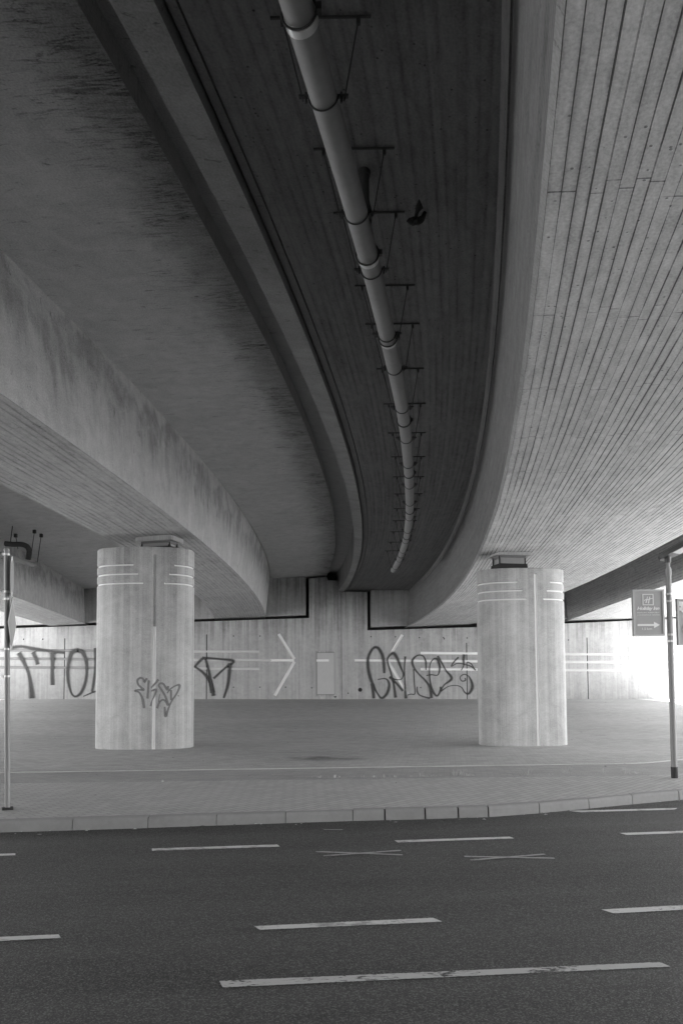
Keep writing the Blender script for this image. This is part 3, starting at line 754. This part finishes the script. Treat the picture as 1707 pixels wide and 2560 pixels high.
# ------------------------------------------------------------------ graffiti: thin paint on the surfaces
def strokes(name, data, org, sc, place, mat, parent, label, lift=.004, n=7):
    g = MB(); k = 0
    for st in data:
        s = catmull([(p[0], p[1], p[2]) for p in st], n) if len(st) > 2 else catmull([st[0], tuple((a+b)/2 for a, b in zip(st[0], st[1])), st[1]], 4)
        rows = []; UV = []; L = 0
        k += 1
        for i, (x, y, wd) in enumerate(s):
            a = s[max(0, i-1)]; b = s[min(len(s)-1, i+1)]; tx, ty = b[0]-a[0], b[1]-a[1]; q = math.hypot(tx, ty) or 1
            nx, ny = -ty/q*wd*.98, tx/q*wd*.98
            if i: L += math.hypot(x-s[i-1][0], y-s[i-1][1])
            row = []
            for j in range(5):
                f = (j-2)/2
                row.append(place(org[0]+(x+nx*f)/sc, org[1]+(y+ny*f)/sc, lift+.0016*k))
            rows.append(row); UV.append([(L/100, j/4) for j in range(5)])
        g.grid(rows, UV, 0, True)
    o = g.build(name, mat, parent)
    if label: o['label'] = label
    return o
def on_wall(x, y, lf):
    p = aty(x, y, 40.0-lf); return (p.x, 40.0-lf, p.z)
def on_left(x, y, lf):
    Y = yl+.1
    for _ in range(6):
        p = aty(x, y, Y); Y = surfL(p.x)-lf
    p = aty(x, y, Y); return (p.x, Y, p.z)
GRISEL = [
 [(305,470,24),(302,400,32),(292,290,36),(265,205,36),(220,148,32),(165,155,28),(108,250,32),(97,360,34),(120,500,36),(165,620,30),(215,720,18),(270,785,26),(330,740,30),(362,660,32),(362,590,26),(320,540,14),(222,550,10)],
 [(150,600,30),(165,700,34),(172,790,30)],
 [(448,780,34),(425,620,24),(392,480,18),(362,380,18),(345,300,20),(372,248,28),(420,218,36),(468,280,36),(510,390,24),(545,480,16),(520,545,10),(450,550,12),(372,520,22)],
 [(372,515,26),(460,600,24),(540,695,26)],
 [(570,258,24),(560,400,14),(565,600,16),(578,790,36)],
 [(675,420,12),(685,600,13),(690,728,12),(640,735,10),(598,745,10)],
 [(722,640,10),(720,700,18),(760,752,14),(880,788,20)],
 [(830,430,12),(828,320,20),(790,250,14),(720,248,15),(660,310,26),(680,400,22),(740,480,16),(820,560,22),(880,650,26),(902,785,34)],
 [(835,500,10),(900,490,12),(980,492,12),(1005,400,24),(985,310,30),(940,283,14),(890,340,12),(875,440,12),(885,580,18),(920,700,24),(970,757,20),(1010,700,24),(1015,640,18)],
 [(978,252,26),(1020,320,20),(1080,430,16),(1155,535,30),(1060,620,14),(1012,700,18)],
 [(1020,700,14),(1110,640,9),(1210,625,9),(1280,650,11),(1320,712,16),(1370,728,24),(1415,660,34),(1408,580,26),(1370,510,12),(1310,485,11),(1262,522,10),(1282,568,11),(1328,562,14),(1325,530,14)],
 [(1242,268,20),(1190,320,16),(1150,385,9),(1230,345,9),(1330,362,9),(1400,385,12),(1460,435,14)],
 [(1315,232,34),(1305,300,30),(1308,370,14),(1275,435,10)],
 [(1350,328,10),(1400,350,12),(1452,430,10)]]
strokes('graffiti', GRISEL, (900, 1590), 5.058, on_wall, M['spray'], W2, 'large black spray lettering reading GRISEL')
ITO = [
 [(180,115,50),(340,100,36),(500,130,44),(700,158,38),(850,180,38),(985,192,36)],
 [(290,190,70),(360,320,56),(430,480,44),(465,640,52),(490,880,80)],
 [(505,180,60),(545,270,52),(575,370,54)], [(800,190,80),(797,350,54),(793,500,52),(798,680,58)],
 [(1190,150,56),(1090,190,60),(1045,330,46),(1025,500,46),(1045,680,36),(1090,815,26),(1150,850,28),(1230,790,40),(1288,650,40),(1313,480,36),(1300,300,46),(1250,190,56),(1170,150,56)],
 [(1440,120,40),(1440,400,30),(1415,650,36),(1390,780,30)], [(1260,850,12),(1400,790,20),(1500,760,20)]]
strokes('graffiti', ITO, (0, 1600), 6.03, on_wall, M['spray'], W1, 'large faded dark spray letters at the far left')
VT = [[(70,565,9),(104,528,12),(118,520,9)], [(70,560,8),(115,592,12),(150,640,15),(166,705,18)], [(125,522,10),(142,585,13),(160,690,18)],
      [(110,518,10),(200,525,9),(262,535,13),(225,565,9),(165,620,10)], [(245,545,15),(237,640,14),(215,715,9)]]
strokes('graffiti', VT, (450, 1380), 1.96, on_wall, M['spray'], W1, 'dark spray letters just right of the left pillar')
TAGP = [
 [(470,250,40),(400,360,45)], [(400,340,38),(370,260,32),(300,245,38),(240,300,42),(255,400,38),(330,480,38),(388,535,42),(270,535,32),(180,560,42),(270,590,34),(330,680,38),(375,800,48),(400,985,46)],
 [(515,300,42),(500,500,38),(485,750,42)], [(752,280,42),(660,390,38),(575,485,28)], [(575,565,28),(690,530,42),(650,680,34),(600,790,24),(562,935,38)],
 [(990,440,46),(965,530,42),(880,400,38),(810,375,34),(760,430,34),(850,570,38),(930,720,42),(990,910,46),(920,810,36),(850,780,34),(770,850,38),(720,990,42)], [(782,640,14),(752,830,24)],
 [(960,620,24),(1050,510,28),(1180,430,28),(1272,430,46),(1200,620,34),(1080,800,34),(1000,980,34),(925,1180,54),(905,950,34)], [(1060,540,42),(1060,790,42)], [(1240,670,26),(1240,695,26)]]
strokes('graffiti', TAGP, (320, 1670), 9.8, on_left, M['spray_l'], PL, 'small grey spray tag')

# ------------------------------------------------------------------ drain pipe under the right bridge
HANG = [(4.0, -.34), (5.17, -.10), (6.52, .16), (7.45, .33), (8.88, .57), (9.87, .72), (11.33, .95), (12.81, 1.13), (14.35, 1.30), (15.92, 1.46), (17.52, 1.61), (19.16, 1.75), (20.83, 1.85), (22.42, 1.93), (24.13, 1.98), (25.96, 2.01), (27.74, 2.00)]
def px(Y):
    P = [(-12, -5.2), (-6, -2.75), (-2, -1.55), (1.5, -.82)] + HANG + [(30, 1.93)]
    for (a, b), (c, d) in zip(P, P[1:]):
        if Y <= c: return b+(d-b)*(Y-a)/(c-a)
    return P[-1][1]
PZ = 5.79; PR_ = .098
def smooth_px(Y): return sum(px(Y+d)*w_ for d, w_ in ((-1.2, .25), (0, .5), (1.2, .25)))
dp = empty('drain_pipe', (1.0, 10, PZ)); tag(dp, 'long grey drain pipe on hangers curving along under the right bridge deck', 'pipe')
CPL = [4.54, 7.23, 9.05, 11.99, 15.09, 18.42, 21.8, 25.1]
g = MB(); ys = [-12+i*.35 for i in range(int(40.6/.35)+1)]; g.tube([(smooth_px(y), y, PZ) for y in ys], PR_, 24); g.build('pipe_run', M['pipe'], dp)
def ring_pts(Y, r, X=None, a0=0, a1=360, n=28, slope=None):
    X = smooth_px(Y) if X is None else X
    s = (smooth_px(Y+.2)-smooth_px(Y-.2))/.4; t = Vector((s, 1, 0)).normalized(); u = Vector((t.y, -t.x, 0))
    return [Vector((X, Y, PZ)) + u*math.cos(R(a))*r + Vector((0, 0, 1))*math.sin(R(a))*r for a in [a0+(a1-a0)*i/n for i in range(n+1)]]
for c in CPL:
    g = MB(); s = smooth_px
    g.tube([(s(c-.03), c-.03, PZ), (s(c+.03), c+.03, PZ)], PR_+.008, 24); cp = g.build('coupling', M['shiny'] if c in (4.54, 7.23, 9.05) else M['galv'], dp)
    g = MB(); g.tube(ring_pts(c-.055, PR_+.014, a0=180, a1=360), .008, 6); g.tube(ring_pts(c-.055, PR_+.014, a0=0, a1=180), .008, 6)
    g.box(ring_pts(c-.055, PR_+.03, a0=0, a1=0, n=1)[0], (.03, .05, .05)); g.build('clamp_band', M['steel'], cp)
for (Y, X) in HANG:
    X = smooth_px(Y); s = 0.0; u = Vector((1, -.012, 0)).normalized(); cc = Vector((X, Y, 0)); off = -.02
    g = MB(); a = cc+u*(-.36+off); b = cc+u*(.36+off)
    g.box((cc+u*off)+Vector((0, 0, 6.382)), (.72, .014, .016), rot=Matrix.Rotation(math.atan2(u.y, u.x), 3, 'Z'))
    for sg in (-1, 1):
        g.box(cc+u*(sg*.27+off)+Vector((0, 0, 6.345)), (.03, .022, .045), rot=Matrix.Rotation(math.atan2(u.y, u.x), 3, 'Z'))
    h = g.build('hanger', M['steel'], dp)
    for sg in (-1, 1):
        g = MB(); g.tube([cc+u*(sg*.27+off)+Vector((0, 0, 6.36)), cc+u*(sg*.145)+Vector((0, 0, PZ-.035))], .0055, 6); g.build('hanger_rod', M['steel'], h)
    g = MB(); g.tube(ring_pts(Y, PR_+.008, a0=180, a1=360), .006, 6)
    for sg in (-1, 1): g.box(cc+u*(sg*.138)+Vector((0, 0, PZ)), (.075, .03, .014), rot=Matrix.Rotation(math.atan2(u.y, u.x), 3, 'Z')); g.tube([cc+u*(sg*.125)+Vector((0, 0, PZ-.05)), cc+u*(sg*.125)+Vector((0, 0, PZ+.03))], .009, 6)
    g.build('pipe_clamp', M['steel'], h)
g = MB(); sx = smooth_px(6.75)+.035; g.tube([(sx+.0, 6.83, 6.42), (sx+.0, 6.83, 6.10), (sx+.03, 6.80, 5.96), (sx+.02, 6.78, 5.84)], [.052, .05, .048, .05], 14)
g.tube([(sx, 6.83, 6.34), (sx, 6.83, 6.38)], .064, 14); g.build('inlet_pipe', M['rust'], dp)

# left drain pipe with elbow
lp = empty('drain_pipe', (-11.2, 25, 5.9)); tag(lp, 'short grey drain pipe with dark elbow hanging under the left bridge at far left', 'pipe')
e1 = aty(0, 1386, 23.0); e2 = aty(86, 1413, 25.2); dv = (e2-e1); LP = [e1-dv*2.2, e1, e2]
g = MB(); g.tube(LP, .09, 18); g.build('pipe_run', M['pipe'], lp)
g = MB(); g.tube([e2-dv.normalized()*.12, e2+dv.normalized()*.04], .105, 18); g.build('coupling', M['galv'], lp)
pts = [aty(14, 1359, 24.2), aty(34, 1361, 24.4), aty(55, 1361, 24.6), aty(69, 1367, 24.7), aty(74, 1379, 24.8), aty(71, 1399, 24.8)]
g = MB(); g.tube([Vector(q) for q in catmull([tuple(p) for p in pts], 5)], .085, 14); g.build('elbow_pipe', M['rust'], lp)
for (xt, yt, xb, yb, Y) in ((34, 1300, 27, 1356, 24.0), (87, 1329, 78, 1392, 24.8), (104, 1339, 94, 1406, 25.2), (40, 1339, 46, 1372, 24.7)):
    a = aty(xt, yt, Y); b = aty(xb, yb, Y); g = MB(); g.tube([a, b], .012, 6); g.box(a+Vector((0, 0, .0)), (.09, .09, .12))
    g.build('hanger_rod', M['steel'], lp)

# ------------------------------------------------------------------ lamp post with hotel signs
def letters(body, size, loc, yoff, align='CENTER', shear=0.0, bold=0.0, spacing=1.0, width=None):
    c = D.curves.new('t', 'FONT'); c.body = body; c.size = size; c.align_x = align; c.shear = shear; c.offset = bold; c.space_character = spacing; c.extrude = .0008
    o = D.objects.new('t', c); COL.objects.link(o); bpy.context.view_layer.update()
    me = D.meshes.new_from_object(o.evaluated_get(bpy.context.evaluated_depsgraph_get())); D.objects.remove(o); D.curves.remove(c)
    xs = [v.co.x for v in me.vertices]; k = 1.0
    if width: k = width/(max(xs)-min(xs))
    mid = (max(xs)+min(xs))/2 if align == 'CENTER' else 0
    for v in me.vertices: v.co = Vector((loc[0]+(v.co.x-mid)*k, yoff-v.co.z, loc[1]+v.co.y))
    return me
def join_to(g, me, mi=0):
    n = len(g.v); g.v += [tuple(v.co) for v in me.vertices]
    for p in me.polygons:
        g.f.append(tuple(n+i for i in p.vertices)); g.uv.append([(0, 0)]*len(p.vertices)); g.mi.append(mi); g.sm.append(False)
    D.meshes.remove(me)
b = atz(1685, 1945, .12); PXX, PY = b.x, b.y
lean = aty(1668, 1400, PY).x - PXX
post = tag(empty('lamp_post', (PXX, PY, .12)), 'slim galvanised lamp post with black foot band by the kerb at the right', 'street lamp')
def pole_x(z): return PXX + 0.0
g = MB(); g.tube([(PXX, PY, .10), (PXX, PY, 2.0), (PXX, PY, 3.30)], [.046, .044, .040], 20); g.tube([(PXX, PY, 3.28), (PXX, PY, 3.50)], .030, 16); g.tube([(PXX, PY, 3.24), (PXX, PY, 3.36)], [.046, .046], 16)
g.build('pole', M['galv'], post)
g = MB(); g.tube([(PXX, PY, .11), (PXX, PY, .12+.17)], .051, 20); g.build('foot_band', M['black'], post)
Rh = Matrix.Rotation(R(-52), 3, 'Z') @ Matrix.Rotation(R(-20), 3, 'Y')
hc = Vector((PXX, PY, 3.545))
def L(v): return hc + Rh @ Vector(v)
g = MB()
prof = [(-.13, .05), (-.08, .09), (.10, .13), (.36, .14), (.46, .13), (.49, .09)]
P = []
for x_, hw_ in prof:
    zt_ = .09 if -.1 < x_ < .47 else .05
    P.append([L((x_, -hw_, -.02)), L((x_, hw_, -.02)), L((x_, hw_*.9, zt_*.6)), L((x_, hw_*.5, zt_)), L((x_, -hw_*.5, zt_)), L((x_, -hw_*.9, zt_*.6))])
g.grid(P, None, 0, False, True); g.face(P[0][::-1]); g.face(P[-1]); g.tube([(PXX, PY, 3.44), (PXX, PY, 3.54)], .045, 16)
lh = g.build('lamp_head', M['lampc'], post)
g = MB(); g.face([L((.14, -.11, -.024)), L((.46, -.11, -.024)), L((.46, .11, -.024)), L((.14, .11, -.024))]); g.build('lamp_glass', M['lampg'], lh)
for z in (2.95, 2.84, 2.32, 2.22):
    g = MB(); g.tube([(PXX, PY, z-.015), (PXX, PY, z+.015)], .050, 18); g.box((PXX, PY-.052, z), (.03, .03, .03)); g.build('clamp_band', M['shiny'], post)

def box_sign(name, x0, x1, z0, z1, label, Y, mat, th=.07):
    e = tag(empty(name, ((x0+x1)/2, Y, z0)), label, 'sign', 'box signs on the lamp post')
    cx_, cz_ = (x0+x1)/2, (z0+z1)/2; t = .028
    g = MB(); g.box((cx_, Y+.01, cz_), (x1-x0-2*t, th-.02, z1-z0-2*t)); g.build('panel', mat, e)
    g = MB()
    g.box((cx_, Y, z1-t/2), (x1-x0, th, t)); g.box((cx_, Y, z0+t/2), (x1-x0, th, t)); g.box((x0+t/2, Y, cz_), (t, th, z1-z0-2*t)); g.box((x1-t/2, Y, cz_), (t, th, z1-z0-2*t))
    g.build('frame', M['signf'], e); return e
sx0, sx1, sz0, sz1 = 4.505, 4.985, 2.30, 3.02
S1 = box_sign('hotel_sign', sx0, sx1, sz0, sz1, 'grey hotel direction sign left of the lamp post with white arrow pointing right', PY-.02, M['sign'])
fy = PY-.02-.025-.001; cx_ = (sx0+sx1)/2 - .006
g = MB()
s0, s1_, lx = 2.785, 2.945, .085
for c, s in (((cx_, fy, s1_), (.17, .004, .012)), ((cx_, fy, s0-.002), (.17, .004, .012)), ((cx_-lx+.006, fy, (s0+s1_)/2), (.012, .004, s1_-s0-.012)), ((cx_+lx-.006, fy, (s0+s1_)/2), (.012, .004, s1_-s0-.012))): g.box(c, s)
def fl(pts, y):     # flat ribbon on the sign (x, z, width)
    s = catmull(pts, 6); rows = []
    for i, (x, z, wd) in enumerate(s):
        a = s[max(0, i-1)]; b_ = s[min(len(s)-1, i+1)]; tx, tz = b_[0]-a[0], b_[1]-a[1]; q = math.hypot(tx, tz) or 1
        rows.append([(x-tz/q*wd/2, y, z+tx/q*wd/2), (x+tz/q*wd/2, y, z-tx/q*wd/2)])
    g.grid(rows, None, 0, False)
fl([(cx_-.035, s0+.028, .018), (cx_-.022, s0+.07, .015), (cx_-.008, s0+.125, .012)], fy-.003)
fl([(cx_+.003, s0+.018, .018), (cx_+.014, s0+.07, .015), (cx_+.028, s0+.125, .012)], fy-.003)
fl([(cx_-.060, s0+.055, .008), (cx_-.045, s0+.075, .012), (cx_, s0+.078, .012), (cx_+.04, s0+.092, .012), (cx_+.076, s0+.100, .010)], fy-.005)
g.build('logo', M['white'], S1)
for args, kw in ((('Holiday Inn', .070, (cx_, 2.705), fy-.002), dict(shear=.28, bold=.0025, spacing=.92, width=.345)), (('BERLIN AIRPORT', .026, (cx_, 2.652), fy-.002), dict(width=.345)),
                 (('CONFERENCE CENTRE', .024, (cx_, 2.617), fy-.002), dict(width=.345)), (('1,5', .050, (cx_-.075, 2.395), fy-.002), dict(width=.055)), (('km', .050, (cx_+.01, 2.395), fy-.002), dict(width=.075))):
    g = MB(); join_to(g, letters(*args, **kw)); g.build('lettering', M['white'], S1)
g = MB(); zc = 2.47
g.box((cx_-.045, fy, zc), (.255, .004, .030)); g.face([(cx_+.08, fy-.002, zc+.050), (cx_+.08, fy-.002, zc-.050), (cx_+.172, fy-.002, zc)]); g.build('arrow', M['white'], S1)
tx0, tx1, tz0, tz1 = 5.185, 5.665, 2.155, 2.875
S2 = box_sign('hotel_sign', tx0, tx1, tz0, tz1, 'grey direction sign right of the lamp post with white arrow pointing left, cut off', PY-.02, M['sign2'])
g = MB()
for (bx, bz, br) in ((.06, .64, .05), (.10, .60, .045), (.05, .56, .035), (.14, .66, .04), (.09, .53, .03), (.20, .65, .045), (.26, .62, .05)):
    g.face([(tx0+bx+br*math.cos(a)*(1+.2*math.sin(3*a)), fy-.002-bx*.004, tz0+bz+br*math.sin(a)*(1+.25*math.cos(2*a))) for a in [i*math.pi/8 for i in range(16)]])
g.face([(tx0+.12, fy-.006, tz0+.60), (tx0+.30, fy-.006, tz0+.60), (tx0+.34, fy-.006, tz0+.40), (tx0+.21, fy-.006, tz0+.46)])
g.face([(tx0+.07+q[0], fy-.004, tz0+.21+q[1]) for q in ((0, .03), (.03, .10), (.10, .125), (.36, .125), (.36, 0), (.02, 0))]); g.build('artwork', M['white'], S2)
g = MB(); join_to(g, letters('Inn', .10, (tx0+.12, tz0+.235), fy-.006, align='LEFT')); g.build('lettering', M['sign'], S2)
g = MB(); g.face([(tx0+.09, fy-.003, tz0+.12), (tx0+.18, fy-.003, tz0+.05), (tx0+.18, fy-.003, tz0+.19)]); g.box((tx0+.30, fy-.001, tz0+.12), (.24, .003, .06)); g.build('arrow', M['white'], S2)

# ------------------------------------------------------------------ left sign post
b = atz(20, 2024, .12); QX, QY = b.x, b.y
sp = tag(empty('sign_post', (QX, QY, .12)), 'thin galvanised post with two traffic signs seen edge on at left edge', 'sign post')
QT = aty(17.5, 1385, QY).x
tilt = (QT-QX)/3.2
def qx(z): return QX + tilt*(z-.12)
g = MB(); g.tube([(qx(.08), QY, .08), (qx(3.26), QY, 3.26)], .032, 16); g.tube([(qx(3.255), QY, 3.255), (qx(3.275), QY, 3.275)], .035, 16); g.build('pole', M['galv'], sp)
g = MB(); g.box((qx(.12), QY, .135), (.12, .10, .03), rot=Matrix.Rotation(.4, 3, 'Z')); g.build('foot_plate', M['black'], sp)
def plate(kind, zc_, size, yaw, name, thick=.006):
    d = Vector((math.sin(yaw), math.cos(yaw), 0)); nrm = Vector((d.y, -d.x, 0)); c0 = Vector((qx(zc_)+.035, QY, zc_)) + nrm*.02
    pts = []
    if kind == 'diamond': pts = [(0, -1), (1, 0), (0, 1), (-1, 0)]
    else: pts = [(math.cos(i*math.pi/14), math.sin(i*math.pi/14)) for i in range(28)]
    def P3(p, k, o): return c0 + d*p[0]*size*k + Vector((0, 0, 1))*p[1]*size*k + nrm*o
    g = MB(); F_ = [P3(p, 1, thick) for p in pts]; B_ = [P3(p, 1, 0) for p in pts]; g.face(F_); n_ = len(pts)
    g.face(B_[::-1], mi=1)
    for i in range(n_): g.face([F_[i], B_[i], B_[(i+1) % n_], F_[(i+1) % n_]], mi=1)
    o = g.build(name, [M['white'], M['signback']], sp)
    g = MB(); g.face([P3(p, .86 if kind == 'diamond' else .80, thick+.003) for p in pts]); g.build('sign_face', M['face'], o)
plate('diamond', 2.36, .325, R(-15), 'diamond_sign')
plate('round', 2.94, .25, R(-19), 'round_sign')
for z in (3.21, 2.75, 2.66, 2.05, 1.72):
    g = MB(); g.tube([(qx(z), QY, z-.012), (qx(z), QY, z+.012)], .037, 16); g.box((qx(z)-.038, QY-.01, z), (.022, .03, .03)); g.build('clamp_band', M['shiny'], sp)

# ------------------------------------------------------------------ pigeon in flight
bp = aty(1044, 528, 7.2); SC = .0038
pg = tag(empty('pigeon', bp), 'dark pigeon flying under the right deck with its wings swept forward', 'bird')
def bpnt(x, y, d=0.0): p = aty(x, y, 7.2+d); return p
g = MB()
axis = [(1047, 503, .004), (1047, 509, .014), (1046, 516, .032), (1044, 524, .026), (1041, 533, .018), (1039, 542, .018), (1038, 550, .022), (1035, 556, .020), (1033, 560, .020), (1031, 564, .010)]
g.tube([bpnt(x, y, -.05+.0*i) for i, (x, y, r) in enumerate(axis)], [r for *_, r in axis], 14)
body = g.build('body', M['bird'], pg)
def wing(outer, inner, name, dz):
    g = MB(); o_ = catmull([(x, y, d) for x, y, d in outer], 6); i_ = catmull([(x, y, d) for x, y, d in inner], 6); rows = []
    for k_ in range(5):
        f = k_/4; rows.append([bpnt(a[0]*(1-f)+b_[0]*f, a[1]*(1-f)+b_[1]*f, a[2]*(1-f)+b_[2]*f) + Vector((0, 0, .012*math.sin(math.pi*f))) for a, b_ in zip(o_, i_)])
    g.grid(rows, None, 0, True)
    o = g.build(name, M['bird'], pg); md = o.modifiers.new('thick', 'SOLIDIFY'); md.thickness = .006; return o
wing([(1017, 554, -.25), (1026, 562, -.15), (1036, 563, -.05), (1044, 562, 0)], [(1026, 546, -.22), (1031, 543, -.14), (1036, 541, -.06), (1042, 540, 0)], 'wing', 0)
wing([(1040, 563, 0), (1050, 561, .05), (1060, 552, .15), (1067, 529, .28)], [(1041, 542, 0), (1047, 541, .05), (1053, 538, .13), (1057, 529, .26)], 'wing', 0)
g = MB(); g.grid([[bpnt(1036, 522, 0), bpnt(1040, 512, 0), bpnt(1047, 499, .02), bpnt(1054, 512, 0), bpnt(1057, 521, 0)], [bpnt(1043, 530, 0), bpnt(1044, 528, 0), bpnt(1045, 526, 0), bpnt(1046, 528, 0), bpnt(1048, 530, 0)]], None, 0, True)
t_ = g.build('tail', M['bird'], pg); md = t_.modifiers.new('thick', 'SOLIDIFY'); md.thickness = .008

# ------------------------------------------------------------------ weeds along the edge of the path
g = MB(); rnd = random.Random(4)
def tuft(x, y, n, h):
    z = gz(x, y)
    for _ in range(n):
        a = rnd.uniform(0, 6.28); l = h*rnd.uniform(.5, 1.1); b0 = Vector((x+rnd.gauss(0, .02), y+rnd.gauss(0, .015), z-.005)); d = Vector((math.cos(a), math.sin(a)*.6, 0)); wv = Vector((-d.y, d.x, 0))*.005
        m1 = b0+d*l*.25+Vector((0, 0, l*.6)); t1 = b0+d*l*.7+Vector((0, 0, l*.85))
        g.face([b0-wv, b0+wv, m1+wv, m1-wv]); g.face([m1-wv, m1+wv, t1])
for (x_, y_, n, h) in ((800, 1944, 5, .06), (838, 1944, 8, .09), (912, 1944, 4, .05), (935, 1943, 9, .05), (957, 1943, 8, .06), (987, 1943, 6, .06), (1026, 1942, 9, .06), (1050, 1941, 8, .13), (1065, 1942, 7, .05), (1078, 1941, 5, .05), (1140, 1940, 16, .14), (1152, 1940, 14, .12), (1168, 1940, 10, .07), (1260, 1937, 4, .07), (1322, 1936, 8, .12), (1410, 1935, 8, .14), (1420, 1935, 6, .12), (1510, 1934, 6, .12), (1560, 1932, 14, .10), (1580, 1933, 8, .06), (405, 1955, 4, .05), (312, 1956, 6, .05), (62, 1959, 4, .04)):
    p = atz(x_, y_, .12); tuft(p.x, p.y, n, h)
for _ in range(60):
    x_ = rnd.uniform(760, 1700); p = atz(x_, 1943-(x_-760)*.011, .12); tuft(p.x, p.y, 2, .03)
tag(g.build('weeds', M['weed']), 'sparse pale weeds along the near edge of the dark path', 'weeds', kind='stuff')

# small litter and dry leaves lying on the paving and in the gutter
g = MB(); rnd = random.Random(11)
for i in range(420):
    x = rnd.uniform(-14, 13)
    if i < 260: y = rnd.uniform(ky(x)+.2, 36); z = gz(x, y)+.006
    else: y = ky(x)-abs(rnd.gauss(0, .10))-.02; z = .006
    a = rnd.uniform(0, 6.28); l = rnd.uniform(.012, .035)*(1+max(0, y-12)*.05); w_ = l*rnd.uniform(.3, .7); h = rnd.uniform(.002, .012)
    u = Vector((math.cos(a), math.sin(a), 0)); v = Vector((-u.y, u.x, 0)); c = Vector((x, y, z))
    g.face([c-u*l, c-v*w_+Vector((0, 0, h)), c+u*l, c+v*w_+Vector((0, 0, h*.6))], mi=0 if rnd.random() < .45 else 1)
tag(g.build('litter', [M['weed'], M['outer_dark']]), 'scattered dry leaves and paper scraps on the paving and in the gutter', 'litter', kind='stuff')
